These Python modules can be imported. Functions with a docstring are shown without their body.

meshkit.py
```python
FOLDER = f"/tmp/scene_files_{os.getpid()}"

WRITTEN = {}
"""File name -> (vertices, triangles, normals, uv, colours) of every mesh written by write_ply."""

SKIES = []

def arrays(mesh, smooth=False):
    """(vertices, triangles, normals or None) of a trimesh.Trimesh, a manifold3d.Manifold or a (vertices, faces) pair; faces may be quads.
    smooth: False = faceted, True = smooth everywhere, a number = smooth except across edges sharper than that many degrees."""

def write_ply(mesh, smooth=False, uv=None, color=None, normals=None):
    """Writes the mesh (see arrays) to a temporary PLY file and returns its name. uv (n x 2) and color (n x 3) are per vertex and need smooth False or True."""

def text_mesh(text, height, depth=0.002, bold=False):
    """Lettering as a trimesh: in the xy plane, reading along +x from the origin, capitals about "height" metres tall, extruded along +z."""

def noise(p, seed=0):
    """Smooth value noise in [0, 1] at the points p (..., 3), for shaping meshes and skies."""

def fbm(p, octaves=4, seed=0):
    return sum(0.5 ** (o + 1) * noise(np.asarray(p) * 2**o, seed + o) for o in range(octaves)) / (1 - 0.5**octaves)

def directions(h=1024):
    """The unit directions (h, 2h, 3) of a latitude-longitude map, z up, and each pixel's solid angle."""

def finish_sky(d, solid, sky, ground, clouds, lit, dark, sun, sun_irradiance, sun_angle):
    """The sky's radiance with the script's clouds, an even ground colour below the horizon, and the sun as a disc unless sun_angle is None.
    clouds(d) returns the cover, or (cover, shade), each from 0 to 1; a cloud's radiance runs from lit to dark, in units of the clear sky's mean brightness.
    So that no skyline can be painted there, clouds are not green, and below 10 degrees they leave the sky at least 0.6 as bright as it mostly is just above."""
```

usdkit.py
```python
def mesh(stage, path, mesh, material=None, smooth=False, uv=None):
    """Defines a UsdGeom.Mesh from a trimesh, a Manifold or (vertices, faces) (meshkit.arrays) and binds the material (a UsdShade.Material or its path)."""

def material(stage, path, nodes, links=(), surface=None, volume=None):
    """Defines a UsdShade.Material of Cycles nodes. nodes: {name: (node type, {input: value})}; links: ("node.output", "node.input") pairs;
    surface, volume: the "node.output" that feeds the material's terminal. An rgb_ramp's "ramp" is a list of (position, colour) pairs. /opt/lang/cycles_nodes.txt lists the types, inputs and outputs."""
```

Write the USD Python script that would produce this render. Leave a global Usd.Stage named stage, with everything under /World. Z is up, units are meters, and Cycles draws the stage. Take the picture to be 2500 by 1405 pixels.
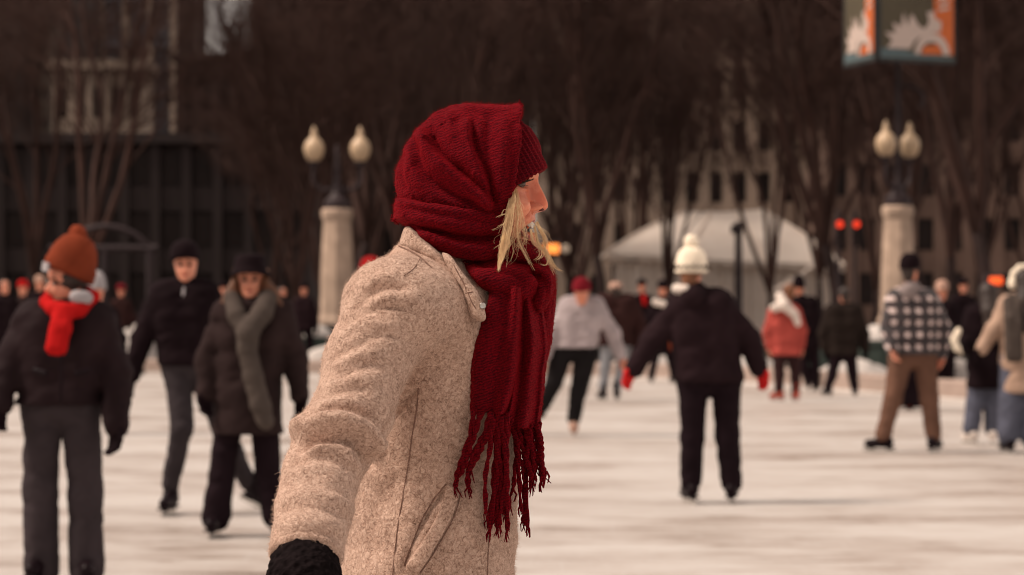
import math, random
import numpy as np, trimesh, shapely, usdkit, meshkit
import shapely.geometry as sg
from scipy.ndimage import gaussian_filter
from scipy.spatial import cKDTree
from scipy.interpolate import LinearNDInterpolator, NearestNDInterpolator
import scipy.sparse as sp
import manifold3d as m3
from pxr import Usd, UsdGeom, UsdLux, UsdShade, Sdf, Gf, Vt

stage = Usd.Stage.CreateInMemory()
UsdGeom.SetStageUpAxis(stage, 'Z')
UsdGeom.SetStageMetersPerUnit(stage, 1.0)
UsdGeom.Xform.Define(stage, '/World')
UsdGeom.Scope.Define(stage, '/World/Looks')

# ------------------------------------------------------------------ camera, sky, sun, exposure
EYE = 1.35                       # height of the lens above the ice
FPX, CX, HY = 5903.0, 1250.0, 749.0   # 85 mm lens on a 36 mm wide picture, read in 1/2500 of its width
cam = UsdGeom.Camera.Define(stage, '/World/camera')
cam.CreateHorizontalApertureAttr(36.0)
cam.CreateVerticalApertureAttr(36.0 * 575 / 1024)
cam.CreateFocalLengthAttr(85.0)
cam.CreateVerticalApertureOffsetAttr(0.67)
cam.CreateFStopAttr(5.2)
cam.CreateFocusDistanceAttr(4.36)
cam.CreateClippingRangeAttr(Gf.Vec2f(0.1, 5000))
cam.CreateExposureAttr(1.56)
cam.AddTranslateOp().Set(Gf.Vec3d(0, 0, EYE))
cam.AddRotateXOp().Set(90.0)

SUN_EL, SUN_DIR = math.radians(52), np.array([-0.95, -0.14])   # high behind the left shoulder of the picture
sd = SUN_DIR / np.linalg.norm(SUN_DIR)
TO_SUN = np.array([sd[0] * math.cos(SUN_EL), sd[1] * math.cos(SUN_EL), math.sin(SUN_EL)])
dome = UsdLux.DomeLight.Define(stage, '/World/sky')
dome.GetPrim().SetCustomDataByKey('kind', 'structure')
sky_mat = usdkit.material(stage, '/World/Looks/overcast_sky', {
    'sky': ('sky_texture', {'sky_type': 'single_scattering', 'sun_disc': False, 'sun_elevation': SUN_EL, 'sun_rotation': math.atan2(TO_SUN[0], TO_SUN[1])}),
    'tc': ('texture_coordinate', {}),
    'n': ('noise_texture', {'scale': 2.2, 'detail': 5, 'roughness': 0.55}),
    'cl': ('rgb_ramp', {'ramp': [(0.3, (2.15, 1.78, 1.51)), (0.7, (2.80, 2.34, 2.02))]}),
    'mx': ('mix_color', {'fac': 0.93}),
    'bg': ('background_shader', {'strength': 0.1}),
}, [('tc.generated', 'n.vector'), ('n.fac', 'cl.fac'), ('sky.color', 'mx.a'), ('cl.color', 'mx.b'), ('mx.result', 'bg.color')], surface='bg.background')
UsdShade.MaterialBindingAPI.Apply(dome.GetPrim()).Bind(sky_mat)
sun = UsdLux.DistantLight.Define(stage, '/World/sun')
sun.CreateIntensityAttr(0.40)
sun.CreateAngleAttr(17.0)
sun.CreateColorAttr(Gf.Vec3f(1.0, 0.84, 0.71))
sun.CreateNormalizeAttr(True)
sun.AddTransformOp().Set(Gf.Matrix4d().SetLookAt(Gf.Vec3d(0, 0, 0), Gf.Vec3d(*(-TO_SUN)), Gf.Vec3d(0, 0, 1)).GetInverse())

# ------------------------------------------------------------------ helpers: prims
_used, AT = {}, {}
def numbered(path):
    k = _used.get(path, -1) + 1
    _used[path] = k
    return path if k == 0 else f'{path}_{k:03d}'

def tag(p, label=None, cat=None, group=None, kind=None):
    p = p.GetPrim() if hasattr(p, 'GetPrim') else p
    for k, v in (('label', label), ('category', cat), ('group', group), ('kind', kind)):
        if v:
            p.SetCustomDataByKey(k, v)
    return p

def thing(name, label=None, cat=None, loc=(0, 0, 0), group=None, rz=0.0, sc=None, kind=None):
    x = UsdGeom.Xform.Define(stage, numbered('/World/' + name))
    x.AddTranslateOp().Set(Gf.Vec3d(*map(float, loc)))
    if rz:
        x.AddRotateZOp().Set(float(rz))
    if sc is not None:
        x.AddScaleOp().Set(Gf.Vec3f(*np.broadcast_to(np.asarray(sc, float), 3).tolist()))
    tag(x, label, cat, group, kind)
    AT[str(x.GetPath())] = np.array(loc, float)
    return x.GetPrim()

def part(parent, name, mesh, m, smooth=40, label=None, kind=None, world=True, uv=None):
    """One Mesh prim below parent (or below /World); world: the vertices are in world metres and move into the parent's frame."""
    base = '/World' if parent is None else str(parent.GetPath())
    v, f = (np.array(mesh.vertices), np.array(mesh.faces)) if hasattr(mesh, 'vertices') else (meshkit.arrays(mesh)[:2])
    if parent is not None and world:
        p, off = parent, np.zeros(3)
        while p and str(p.GetPath()) != '/World':
            off = off + AT.get(str(p.GetPath()), 0)
            p = p.GetParent()
        v = v - off
    o = usdkit.mesh(stage, numbered(base + '/' + name), (v, f), m, smooth=smooth, uv=uv)
    if label: tag(o, label)
    if kind: tag(o, kind=kind)
    return o.GetPrim()

def curves(parent, name, strands, widths, m, kind=None):
    """strands: (n, k, 3); widths: (n, k)"""
    base = str(parent.GetPath())
    off, p = np.zeros(3), parent
    while p and str(p.GetPath()) != '/World':
        off = off + AT.get(str(p.GetPath()), 0)
        p = p.GetParent()
    n, k = strands.shape[:2]
    c = UsdGeom.BasisCurves.Define(stage, numbered(base + '/' + name))
    c.CreateTypeAttr('linear')
    c.CreatePointsAttr(Vt.Vec3fArray.FromNumpy((strands - off).reshape(-1, 3).astype(np.float32)))
    c.CreateCurveVertexCountsAttr(Vt.IntArray.FromNumpy(np.full(n, k, np.int32)))
    c.CreateWidthsAttr(Vt.FloatArray.FromNumpy(np.asarray(widths, np.float32).ravel()))
    c.SetWidthsInterpolation('vertex')
    UsdShade.MaterialBindingAPI.Apply(c.GetPrim()).Bind(m)
    if kind: tag(c, kind=kind)
    return c.GetPrim()

# ------------------------------------------------------------------ helpers: places
def P(x, y, d):
    """The point at d metres from the lens that stands x, y (1/2500 of the picture's width) in the photograph."""
    return np.array([(x - CX) / FPX * d, d, EYE + (HY - y) / FPX * d])

def XZ(pts, d):
    pts = np.asarray(pts, float)
    return np.stack([(pts[:, 0] - CX) / FPX * d, EYE + (HY - pts[:, 1]) / FPX * d], 1)

def to_px(v):
    return np.stack([CX + v[:, 0] / v[:, 1] * FPX, HY - (v[:, 2] - EYE) / v[:, 1] * FPX], 1)

def ground_d(y):
    return EYE * FPX / (y - HY)

# ------------------------------------------------------------------ helpers: meshes
def spline(pts, n=60, closed=False):
    pts = np.asarray(pts, float)
    if closed:
        q = np.vstack([pts[-1], pts, pts[0], pts[1]])
        segs = len(pts)
    else:
        q = np.vstack([2 * pts[0] - pts[1], pts, 2 * pts[-1] - pts[-2]])
        segs = len(pts) - 1
    u = np.linspace(0, segs, n, endpoint=not closed)
    i = np.minimum(u.astype(int), segs - 1)
    t = (u - i)[:, None]
    p0, p1, p2, p3 = q[i], q[i + 1], q[i + 2], q[i + 3]
    return 0.5 * (2 * p1 + (p2 - p0) * t + (2 * p0 - 5 * p1 + 4 * p2 - p3) * t ** 2 + (3 * p1 - p0 - 3 * p2 + p3) * t ** 3)

def loft(rings):
    """Closed mesh through rings (m, n, 3), capped by fans."""
    m, n = rings.shape[:2]
    v = rings.reshape(-1, 3)
    i, j = np.meshgrid(np.arange(m - 1), np.arange(n), indexing='ij')
    a, b, c, d = i * n + j, i * n + (j + 1) % n, (i + 1) * n + (j + 1) % n, (i + 1) * n + j
    f = np.vstack([np.stack([a, b, c], -1).reshape(-1, 3), np.stack([a, c, d], -1).reshape(-1, 3)])
    v = np.vstack([v, rings[0].mean(0), rings[-1].mean(0)])
    k = np.arange(n)
    f = np.vstack([f, np.stack([(k + 1) % n, k, np.full(n, m * n)], -1), np.stack([(m - 1) * n + k, (m - 1) * n + (k + 1) % n, np.full(n, m * n + 1)], -1)])
    return v, f

def tube(path, r, n=8, flat=None, phase=0.0):
    """Tube along a path; r: radius or radii; flat: (ratio) thickness across the second axis."""
    path = np.asarray(path, float)
    r = np.broadcast_to(np.asarray(r, float), len(path))
    t = np.gradient(path, axis=0)
    t /= np.linalg.norm(t, axis=1, keepdims=True) + 1e-12
    ref = np.array([0, 1.0, 0]) if abs(t[0, 1]) < 0.9 else np.array([1.0, 0, 0])
    u = np.cross(t[0], ref); u /= np.linalg.norm(u)
    rings = []
    a = np.arange(n) / n * 2 * np.pi + phase
    for k in range(len(path)):
        u = u - t[k] * (u @ t[k]); u /= np.linalg.norm(u)
        w = np.cross(t[k], u)
        rings.append(path[k] + r[k] * (np.cos(a)[:, None] * u + (flat or 1.0) * np.sin(a)[:, None] * w))
    return loft(np.array(rings))

def join(ms):
    vs, fs, n = [], [], 0
    for v, f in ms:
        vs.append(v); fs.append(np.asarray(f) + n); n += len(v)
    return np.vstack(vs), np.vstack(fs)

def lathe(profile, n=24, at=(0, 0, 0), sx=1.0, sy=1.0):
    """profile: (r, z) pairs from the bottom to the top."""
    p = np.asarray(profile, float)
    a = np.arange(n) / n * 2 * np.pi
    rings = np.stack([np.stack([p[k, 0] * np.cos(a) * sx, p[k, 0] * np.sin(a) * sy, np.full(n, p[k, 1])], 1) for k in range(len(p))])
    v, f = loft(rings)
    return v + np.asarray(at, float), f

def box(x0, x1, y0, y1, z0, z1, c=0.0):
    """Box, its vertical and top edges chamfered by c."""
    if c <= 0:
        m = trimesh.creation.box([x1 - x0, y1 - y0, z1 - z0])
        return np.array(m.vertices) + [(x0 + x1) / 2, (y0 + y1) / 2, (z0 + z1) / 2], np.array(m.faces)
    def ring(q, z):
        return np.array([[x0 + q, y0 + c, z], [x0 + c, y0 + q, z], [x1 - c, y0 + q, z], [x1 - q, y0 + c, z], [x1 - q, y1 - c, z], [x1 - c, y1 - q, z], [x0 + c, y1 - q, z], [x0 + q, y1 - c, z]])
    return loft(np.array([ring(c * 0.999, z0), ring(0, z0 + c), ring(0, z1 - c), ring(c * 0.999, z1)]))

def surface_nets(f, org, h):
    """The surface f = 0 of a grid of values (negative inside)."""
    f = np.where(f == 0, 1e-9, f)
    c = [f[i:f.shape[0] - 1 + i, j:f.shape[1] - 1 + j, k:f.shape[2] - 1 + k] for i in (0, 1) for j in (0, 1) for k in (0, 1)]
    neg = sum((x < 0).astype(np.int8) for x in c)
    act = (neg > 0) & (neg < 8)
    idx = np.full(act.shape, -1, np.int64)
    ijk = np.argwhere(act)
    idx[act] = np.arange(len(ijk))
    vals = np.stack([x[act] for x in c], 1)
    corner = np.array([(i, j, k) for i in (0, 1) for j in (0, 1) for k in (0, 1)], float)
    acc, cnt = np.zeros((len(ijk), 3)), np.zeros(len(ijk))
    for a in range(8):
        for b in range(a + 1, 8):
            if np.abs(corner[a] - corner[b]).sum() != 1:
                continue
            cr = (vals[:, a] < 0) != (vals[:, b] < 0)
            t = vals[:, a] / np.where(cr, vals[:, a] - vals[:, b], 1)
            acc += np.where(cr[:, None], corner[a] + t[:, None] * (corner[b] - corner[a]), 0)
            cnt += cr
    v = (ijk + acc / cnt[:, None]) * h + np.asarray(org)
    quads = []
    for ax in range(3):
        o = [0, 1, 2]; o.remove(ax)
        g = np.moveaxis(f, [ax] + o, [0, 1, 2])
        ci = np.moveaxis(idx, [ax] + o, [0, 1, 2])
        a, b = g[:-1, 1:-1, 1:-1], g[1:, 1:-1, 1:-1]
        cr = np.argwhere((a < 0) != (b < 0))
        i, j, k = cr.T
        q = np.stack([ci[i, j, k], ci[i, j + 1, k], ci[i, j + 1, k + 1], ci[i, j, k + 1]], 1)
        flip = (a[i, j, k] < 0) ^ (ax == 1)
        q = np.where(flip[:, None], q, q[:, ::-1])
        quads.append(q)
    q = np.vstack(quads)
    return v, np.vstack([q[:, [0, 1, 2]], q[:, [0, 2, 3]]])

def relax(v, f, it=2, lam=0.5):
    e = np.vstack([f[:, [0, 1]], f[:, [1, 2]], f[:, [2, 0]]])
    e = np.vstack([e, e[:, ::-1]])
    A = sp.coo_matrix((np.ones(len(e)), (e[:, 0], e[:, 1])), shape=(len(v), len(v))).tocsr()
    A.data[:] = 1
    deg = np.maximum(np.asarray(A.sum(1)).ravel(), 1)[:, None]
    for _ in range(it):
        v = v + lam * (A @ v / deg - v)
        v = v - lam * 0.96 * (A @ v / deg - v) if lam < 0.5 else v
    return v

def normals(v, f):
    return meshkit.arrays((v, f), True)[2]

def cone_sdf(p, a, b, ra, rb):
    a, b = np.asarray(a, float), np.asarray(b, float)
    ba = b - a
    t = np.clip(((p - a) @ ba) / max(ba @ ba, 1e-12), 0, 1)
    return np.linalg.norm(p - a - t[..., None] * ba, axis=-1) - (ra + t * (rb - ra))

def smin(a, b, k):
    h = np.maximum(k - np.abs(a - b), 0) / k
    return np.minimum(a, b) - h * h * k * 0.25

def blob(cones, h=0.02, k=0.04, it=1, cut=None, wob=0.0, wscale=6.0, seed=0, more=()):
    """Smooth union of round cones (a, b, ra, rb) as a mesh. cut: planes (point, normal) whose far side is taken away."""
    every = list(cones) + [c for m_ in more for c in m_[0]]
    pts = np.array([c[0] for c in every] + [c[1] for c in every])
    rr = np.array([c[2] for c in every] + [c[3] for c in every])[:, None]
    lo, hi = (pts - rr).min(0) - 2.5 * h - wob, (pts + rr).max(0) + 2.5 * h + wob
    n = np.ceil((hi - lo) / h).astype(int) + 1
    g = np.stack(np.meshgrid(*[lo[i] + h * np.arange(n[i]) for i in range(3)], indexing='ij'), -1)
    f = None
    for c in cones:
        s = cone_sdf(g, *c[:4])
        f = s if f is None else smin(f, s, k)
    w_ = wob * (np.abs(meshkit.fbm(g * [wscale, wscale, wscale * 1.6], 3, seed) - 0.5) * 4 - 0.5) if wob else 0.0
    f = f + w_
    for q, nn in (cut or []):
        f = np.maximum(f, (g - np.asarray(q)) @ np.asarray(nn, float))
    for cs, k1, k2 in more:
        f2 = None
        for c in cs:
            s = cone_sdf(g, *c[:4])
            f2 = s if f2 is None else smin(f2, s, k1)
        f = smin(f, f2 + w_, k2)
    v, fa = surface_nets(f, lo, h)
    return relax(v, fa, it), fa

def inflate(poly, d, T, R, h, p=2.0, y0=0.0, sm=1.0, pre=None, Tfun=None, y0fun=None, closed_n=None, cutx=None):
    """A rounded solid whose side view is the outline poly: half as thick as T in its middle, falling off over R towards the outline. Returns (grid function values, origin, h) or a mesh."""
    o = XZ(poly, d)
    if closed_n:
        o = spline(o, closed_n, True)
    ring = sg.Polygon(o).buffer(0)
    lo, hi = o.min(0) - 3 * h, o.max(0) + 3 * h
    xs, zs = np.arange(lo[0], hi[0], h), np.arange(lo[1], hi[1], h)
    X, Z = np.meshgrid(xs, zs, indexing='ij')
    pts = shapely.points(X.ravel(), Z.ravel())
    dist = shapely.distance(ring.boundary, pts)
    dist = np.where(shapely.contains(ring, pts), dist, -dist).reshape(X.shape)
    if sm:
        dist = np.where(dist > R * 0.25, gaussian_filter(dist, sm * R / h * 0.18), dist)
    TT = Tfun(X, Z) if Tfun else np.full(X.shape, T)
    Y0 = y0fun(X, Z) if y0fun else np.full(X.shape, y0)
    ylo, yhi = (Y0 - TT).min() - 3 * h, (Y0 + TT).max() + 3 * h
    ys = np.arange(ylo, yhi, h)
    u = np.maximum((R - dist) / R, 0)[:, None, :]
    vv = np.abs(ys[None, :, None] - Y0[:, None, :]) / np.maximum(TT[:, None, :], 1e-4)
    f = ((u ** p + vv ** p) ** (1 / p) - 1) * min(R, T)
    if cutx is not None:
        f = np.maximum(f, cutx(X, Z)[:, None, :])
    v, fa = surface_nets(f, (lo[0], ylo + d, lo[1]), h)
    return relax(v, fa, 2), fa

def poly_dist(px, line):
    """signed distance to a polyline (positive on the picture's right of a line drawn downwards) and the share of its length."""
    line = np.asarray(line, float)
    a, b = line[:-1], line[1:]
    ab = b - a
    L = np.linalg.norm(ab, axis=1)
    cum = np.concatenate([[0], np.cumsum(L)])
    best = np.full(len(px), 1e9); sgn = np.ones(len(px)); tt = np.zeros(len(px))
    for k in range(len(a)):
        w = px - a[k]
        t = np.clip(w @ ab[k] / L[k] ** 2, 0, 1)
        dd = np.linalg.norm(w - t[:, None] * ab[k], axis=1)
        m = dd < best
        best = np.where(m, dd, best)
        cr = -(ab[k, 0] * w[:, 1] - ab[k, 1] * w[:, 0])
        sgn = np.where(m, np.sign(cr), sgn)
        tt = np.where(m, (cum[k] + t * L[k]) / cum[-1], tt)
    return best * sgn, tt

def sculpt(v, f, strokes, both=0.35, it=0):
    """Raises ridges and folds along strokes (line, kind, height in mm, width) on the side that faces the lens (and, weaker, on the other)."""
    n = normals(v, f)
    px = to_px(v)
    w = np.clip(-n[:, 1] / 0.35, -both, 1)
    w = np.where(w < 0, -w, w)
    out = np.zeros(len(v))
    for line, kind, A, wd in strokes:
        s, t = poly_dist(px, spline(line, 24) if len(line) > 2 else line)
        end = np.clip(np.minimum(t, 1 - t) / 0.12, 0, 1)
        end = np.where((t <= 0) | (t >= 1), np.exp(-(s / wd) ** 2) * 0.0, end ** 0.7)
        if kind == 'ridge':
            g = np.exp(-(s / wd) ** 2)
        elif kind == 'crease':
            g = -np.exp(-(s / wd) ** 2)
        else:  # fold: rises slowly on the left, drops sharply on the right
            g = np.where(s < 0, np.exp(-(s / (2.4 * wd)) ** 2), np.exp(-(s / (0.45 * wd)) ** 2)) - 0.75 * np.exp(-((s - 0.95 * wd) / (0.75 * wd)) ** 2) * (s > -0.2 * wd)
        out += A * 0.001 * g * end
    return v + n * (out * w)[:, None]

def fuzz_noise(v, f, amp, scale, oct=3, seed=0):
    n = normals(v, f)
    return v + n * ((meshkit.fbm(v * scale, oct, seed) - 0.5) * 2 * amp)[:, None]

def near_y(v):
    """For a mesh: the function (px) -> distance from the lens of its near surface."""
    px = to_px(v)
    tree = cKDTree(px)
    def fn(q, r=9.0):
        q = np.atleast_2d(q)
        out = np.zeros(len(q))
        for i, ii in enumerate(tree.query_ball_point(q, r)):
            if not ii:
                ii = [tree.query(q[i])[1]]
            ii = np.array(ii)
            yy = v[ii, 1]
            ok = yy < yy.min() + 0.02
            ii = ii[ok]
            wgt = np.exp(-(np.linalg.norm(px[ii] - q[i], axis=1) / 4.0) ** 2) + 1e-6
            out[i] = (v[ii, 1] * wgt).sum() / wgt.sum()
        return out
    return fn

# ------------------------------------------------------------------ helpers: materials
def mat(name, col, rough=0.8, var=0.25, scale=8.0, bump=0.0, bscale=60.0, sheen=0.0, sheen_tint=(1, 1, 1), metal=0.0, spec=0.3, detail=4, bdist=0.004, dark=None, translucent=0.0, emit=None, sss=0.0, voro=False):
    c = np.asarray(col, float)
    lo, hi = (np.asarray(dark, float) if dark is not None else c * (1 - var)), np.minimum(c * (1 + var), 0.95)
    nodes = {'tc': ('texture_coordinate', {}), 'n': ('noise_texture', {'scale': scale, 'detail': detail, 'roughness': 0.6}),
             'r': ('rgb_ramp', {'ramp': [(0.3, tuple(lo)), (0.7, tuple(hi))]}),
             'p': ('principled_bsdf', {'roughness': rough, 'metallic': metal, 'specular_ior_level': spec, 'sheen_weight': sheen, 'sheen_tint': sheen_tint, 'sheen_roughness': 0.45})}
    links = [('tc.object', 'n.vector'), ('n.fac', 'r.fac'), ('r.color', 'p.base_color')]
    if sss:
        nodes['p'][1].update({'subsurface_weight': sss, 'subsurface_scale': 0.008, 'subsurface_radius': (1.0, 0.35, 0.2)})
    if emit:
        nodes['p'][1].update({'emission_color': emit[0], 'emission_strength': emit[1]})
    if bump:
        nodes['bn'] = ('voronoi_texture', {'scale': bscale, 'smoothness': 0.6, 'feature': 'smooth_f1'}) if voro else ('noise_texture', {'scale': bscale, 'detail': 3})
        nodes['b'] = ('bump', {'strength': bump, 'distance': bdist})
        links += [('tc.object', 'bn.vector'), ('bn.distance' if voro else 'bn.fac', 'b.height'), ('b.normal', 'p.normal')]
    return usdkit.material(stage, '/World/Looks/' + name, nodes, links, surface='p.BSDF')
# ------------------------------------------------------------------ the setting
rng = np.random.default_rng(7)
M = {}
M['bark'] = mat('bark', (0.027, 0.0145, 0.013), 0.9, 0.35, 3.0, 0.6, 25)
M['twig'] = mat('twig', (0.049, 0.0235, 0.018), 0.9, 0.3, 1.5)
M['iron'] = mat('black_iron', (0.024, 0.014, 0.016), 0.6, 0.3, 6)
M['stone'] = mat('pale_stone', (0.40, 0.295, 0.225), 0.85, 0.30, 2.2, 0.3, 40)
M['stone_dark'] = mat('dark_stone', (0.05, 0.043, 0.04), 0.85, 0.25, 3.0)
M['globe'] = mat('globe_glass', (0.50, 0.365, 0.24), 0.35, 0.06, 4)
M['tent'] = usdkit.material(stage, '/World/Looks/tent_canvas', {
    'tc': ('texture_coordinate', {}), 'n': ('noise_texture', {'scale': 1.2, 'detail': 4}), 'r': ('rgb_ramp', {'ramp': [(0.3, (0.80, 0.70, 0.62)), (0.7, (0.86, 0.77, 0.69))]}),
    'd': ('principled_bsdf', {'roughness': 0.7, 'specular_ior_level': 0.2}), 't': ('translucent_bsdf', {}), 'm': ('mix_closure', {'fac': 0.25})},
    [('tc.object', 'n.vector'), ('n.fac', 'r.fac'), ('r.color', 'd.base_color'), ('r.color', 't.color'), ('d.BSDF', 'm.closure1'), ('t.BSDF', 'm.closure2')], surface='m.closure')
M['curb'] = mat('curb_concrete', (0.34, 0.26, 0.22), 0.8, 0.12, 2.0)
M['snow'] = mat('snow', (0.48, 0.44, 0.41), 0.8, 0.06, 4.0, 0.3, 20)
M['hedge'] = mat('hedge_leaves', (0.028, 0.034, 0.022), 0.8, 0.5, 4)
M['pave'] = mat('paving', (0.075, 0.058, 0.05), 0.9, 0.3, 0.6)
M['green_metal'] = mat('green_metal', (0.035, 0.05, 0.042), 0.6, 0.2, 4)
M['glass_dark'] = mat('window_glass', (0.020, 0.0135, 0.0125), 0.5, 0.4, 0.2, spec=0.12)
M['bl_dark'] = mat('dark_cladding', (0.021, 0.0135, 0.013), 0.8, 0.2, 0.3)
M['bl_olive'] = mat('olive_cladding', (0.060, 0.046, 0.036), 0.8, 0.2, 0.3)
M['bl_blue'] = mat('blue_grey_glass', (0.115, 0.125, 0.15), 0.3, 0.3, 0.25)
M['bl_rib'] = mat('beige_rib', (0.36, 0.28, 0.22), 0.85, 0.15, 0.4)
M['bl_brown'] = mat('brown_masonry', (0.060, 0.036, 0.031), 0.9, 0.25, 0.25)
M['bl_umber'] = mat('umber_masonry', (0.13, 0.082, 0.064), 0.9, 0.35, 0.2)
M['bl_tan'] = mat('tan_masonry', (0.30, 0.23, 0.18), 0.9, 0.25, 0.15)
M['bl_light'] = mat('light_limestone', (0.27, 0.21, 0.165), 0.9, 0.25, 0.4)
M['red_lens'] = mat('red_signal_lens', (0.5, 0.03, 0.01), 0.4, 0.1, 4, emit=((1.0, 0.055, 0.02), 0.42))
M['amber_lens'] = mat('amber_lens', (0.6, 0.2, 0.03), 0.4, 0.1, 4, emit=((1.0, 0.27, 0.05), 0.55))
M['orange_lens'] = mat('orange_lens', (0.6, 0.1, 0.02), 0.4, 0.1, 4, emit=((1.0, 0.10, 0.018), 0.45))
M['dull_lens'] = mat('dull_lens', (0.05, 0.03, 0.025), 0.4, 0.2, 4)
M['pale_lens'] = mat('pale_lens', (0.5, 0.42, 0.33), 0.4, 0.1, 4)

# ice: scuffed snow-white skin over darker wet ice, with skate scratches
ice_mat = usdkit.material(stage, '/World/Looks/skated_ice', {
    'g': ('geometry', {}),
    'm1': ('mapping', {'scale': (0.35, 0.8, 1)}), 'n1': ('noise_texture', {'scale': 1.0, 'detail': 5, 'roughness': 0.62}),
    'm2': ('mapping', {'scale': (1.6, 5.0, 1), 'rotation': (0, 0, 0.15)}), 'n2': ('noise_texture', {'scale': 1.2, 'detail': 6, 'roughness': 0.7, 'distortion': 0.6}),
    'm3': ('mapping', {'scale': (2.2, 80.0, 1), 'rotation': (0, 0, 0.5)}), 'n3': ('noise_texture', {'scale': 1.0, 'detail': 3, 'distortion': 0.5}),
    'm4': ('mapping', {'scale': (70.0, 2.0, 1), 'rotation': (0, 0, -0.3)}), 'n4': ('noise_texture', {'scale': 1.0, 'detail': 3, 'distortion': 0.5}),
    'r1': ('rgb_ramp', {'ramp': [(0.36, (0.0, 0.0, 0.0)), (0.58, (1, 1, 1))]}),
    'r2': ('rgb_ramp', {'ramp': [(0.36, (0.0, 0.0, 0.0)), (0.54, (1, 1, 1))]}),
    'a1': ('math', {'math_type': 'multiply_add', 'value2': 0.62}),
    'a2': ('math', {'math_type': 'multiply_add', 'value2': 0.38, 'value3': 0.0}),
    's': ('math', {'math_type': 'maximum'}), 'rs': ('rgb_ramp', {'ramp': [(0.61, (0, 0, 0)), (0.67, (1, 1, 1))]}),
    'col': ('rgb_ramp', {'ramp': [(0.0, (0.22, 0.160, 0.125)), (0.36, (0.375, 0.320, 0.285)), (0.75, (0.45, 0.41, 0.38)), (1.0, (0.48, 0.45, 0.425))]}),
    'mx': ('mix_color', {'b': (0.50, 0.475, 0.455)}),
    'mf': ('math', {'math_type': 'multiply', 'value2': 0.5}),
    'ro': ('map_range', {'from_min': 0.0, 'from_max': 1.0, 'to_min': 0.22, 'to_max': 0.55}),
    'ad': ('math', {'math_type': 'add'}),
    'b': ('bump', {'strength': 0.35, 'distance': 0.006}),
    'p': ('principled_bsdf', {'specular_ior_level': 0.35, 'ior': 1.31}),
}, [('g.position', 'm1.vector'), ('g.position', 'm2.vector'), ('g.position', 'm3.vector'), ('g.position', 'm4.vector'),
    ('m1.vector', 'n1.vector'), ('m2.vector', 'n2.vector'), ('m3.vector', 'n3.vector'), ('m4.vector', 'n4.vector'),
    ('n1.fac', 'r1.fac'), ('n2.fac', 'r2.fac'), ('r2.color', 'a2.value1'), ('r1.color', 'a1.value1'), ('a2.value', 'a1.value3'),
    ('n3.fac', 's.value1'), ('n4.fac', 's.value2'), ('s.value', 'rs.fac'), ('a1.value', 'col.fac'), ('col.color', 'mx.a'), ('rs.color', 'mf.value1'), ('mf.value', 'mx.fac'),
    ('mx.result', 'p.base_color'), ('a1.value', 'ro.value'), ('ro.result', 'p.roughness'), ('n2.fac', 'ad.value1'), ('s.value', 'ad.value2'), ('ad.value', 'b.height'), ('b.normal', 'p.normal')], surface='p.BSDF')

def flat(pts, z):
    pts = np.asarray(pts, float)
    v2, f = trimesh.creation.triangulate_polygon(sg.Polygon(pts), engine='earcut')
    v = np.c_[v2, np.full(len(v2), z)]
    n = np.cross(v[f[:, 1]] - v[f[:, 0]], v[f[:, 2]] - v[f[:, 0]])[:, 2]
    f = np.where((n < 0)[:, None], f[:, ::-1], f)
    return v, f

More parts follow.
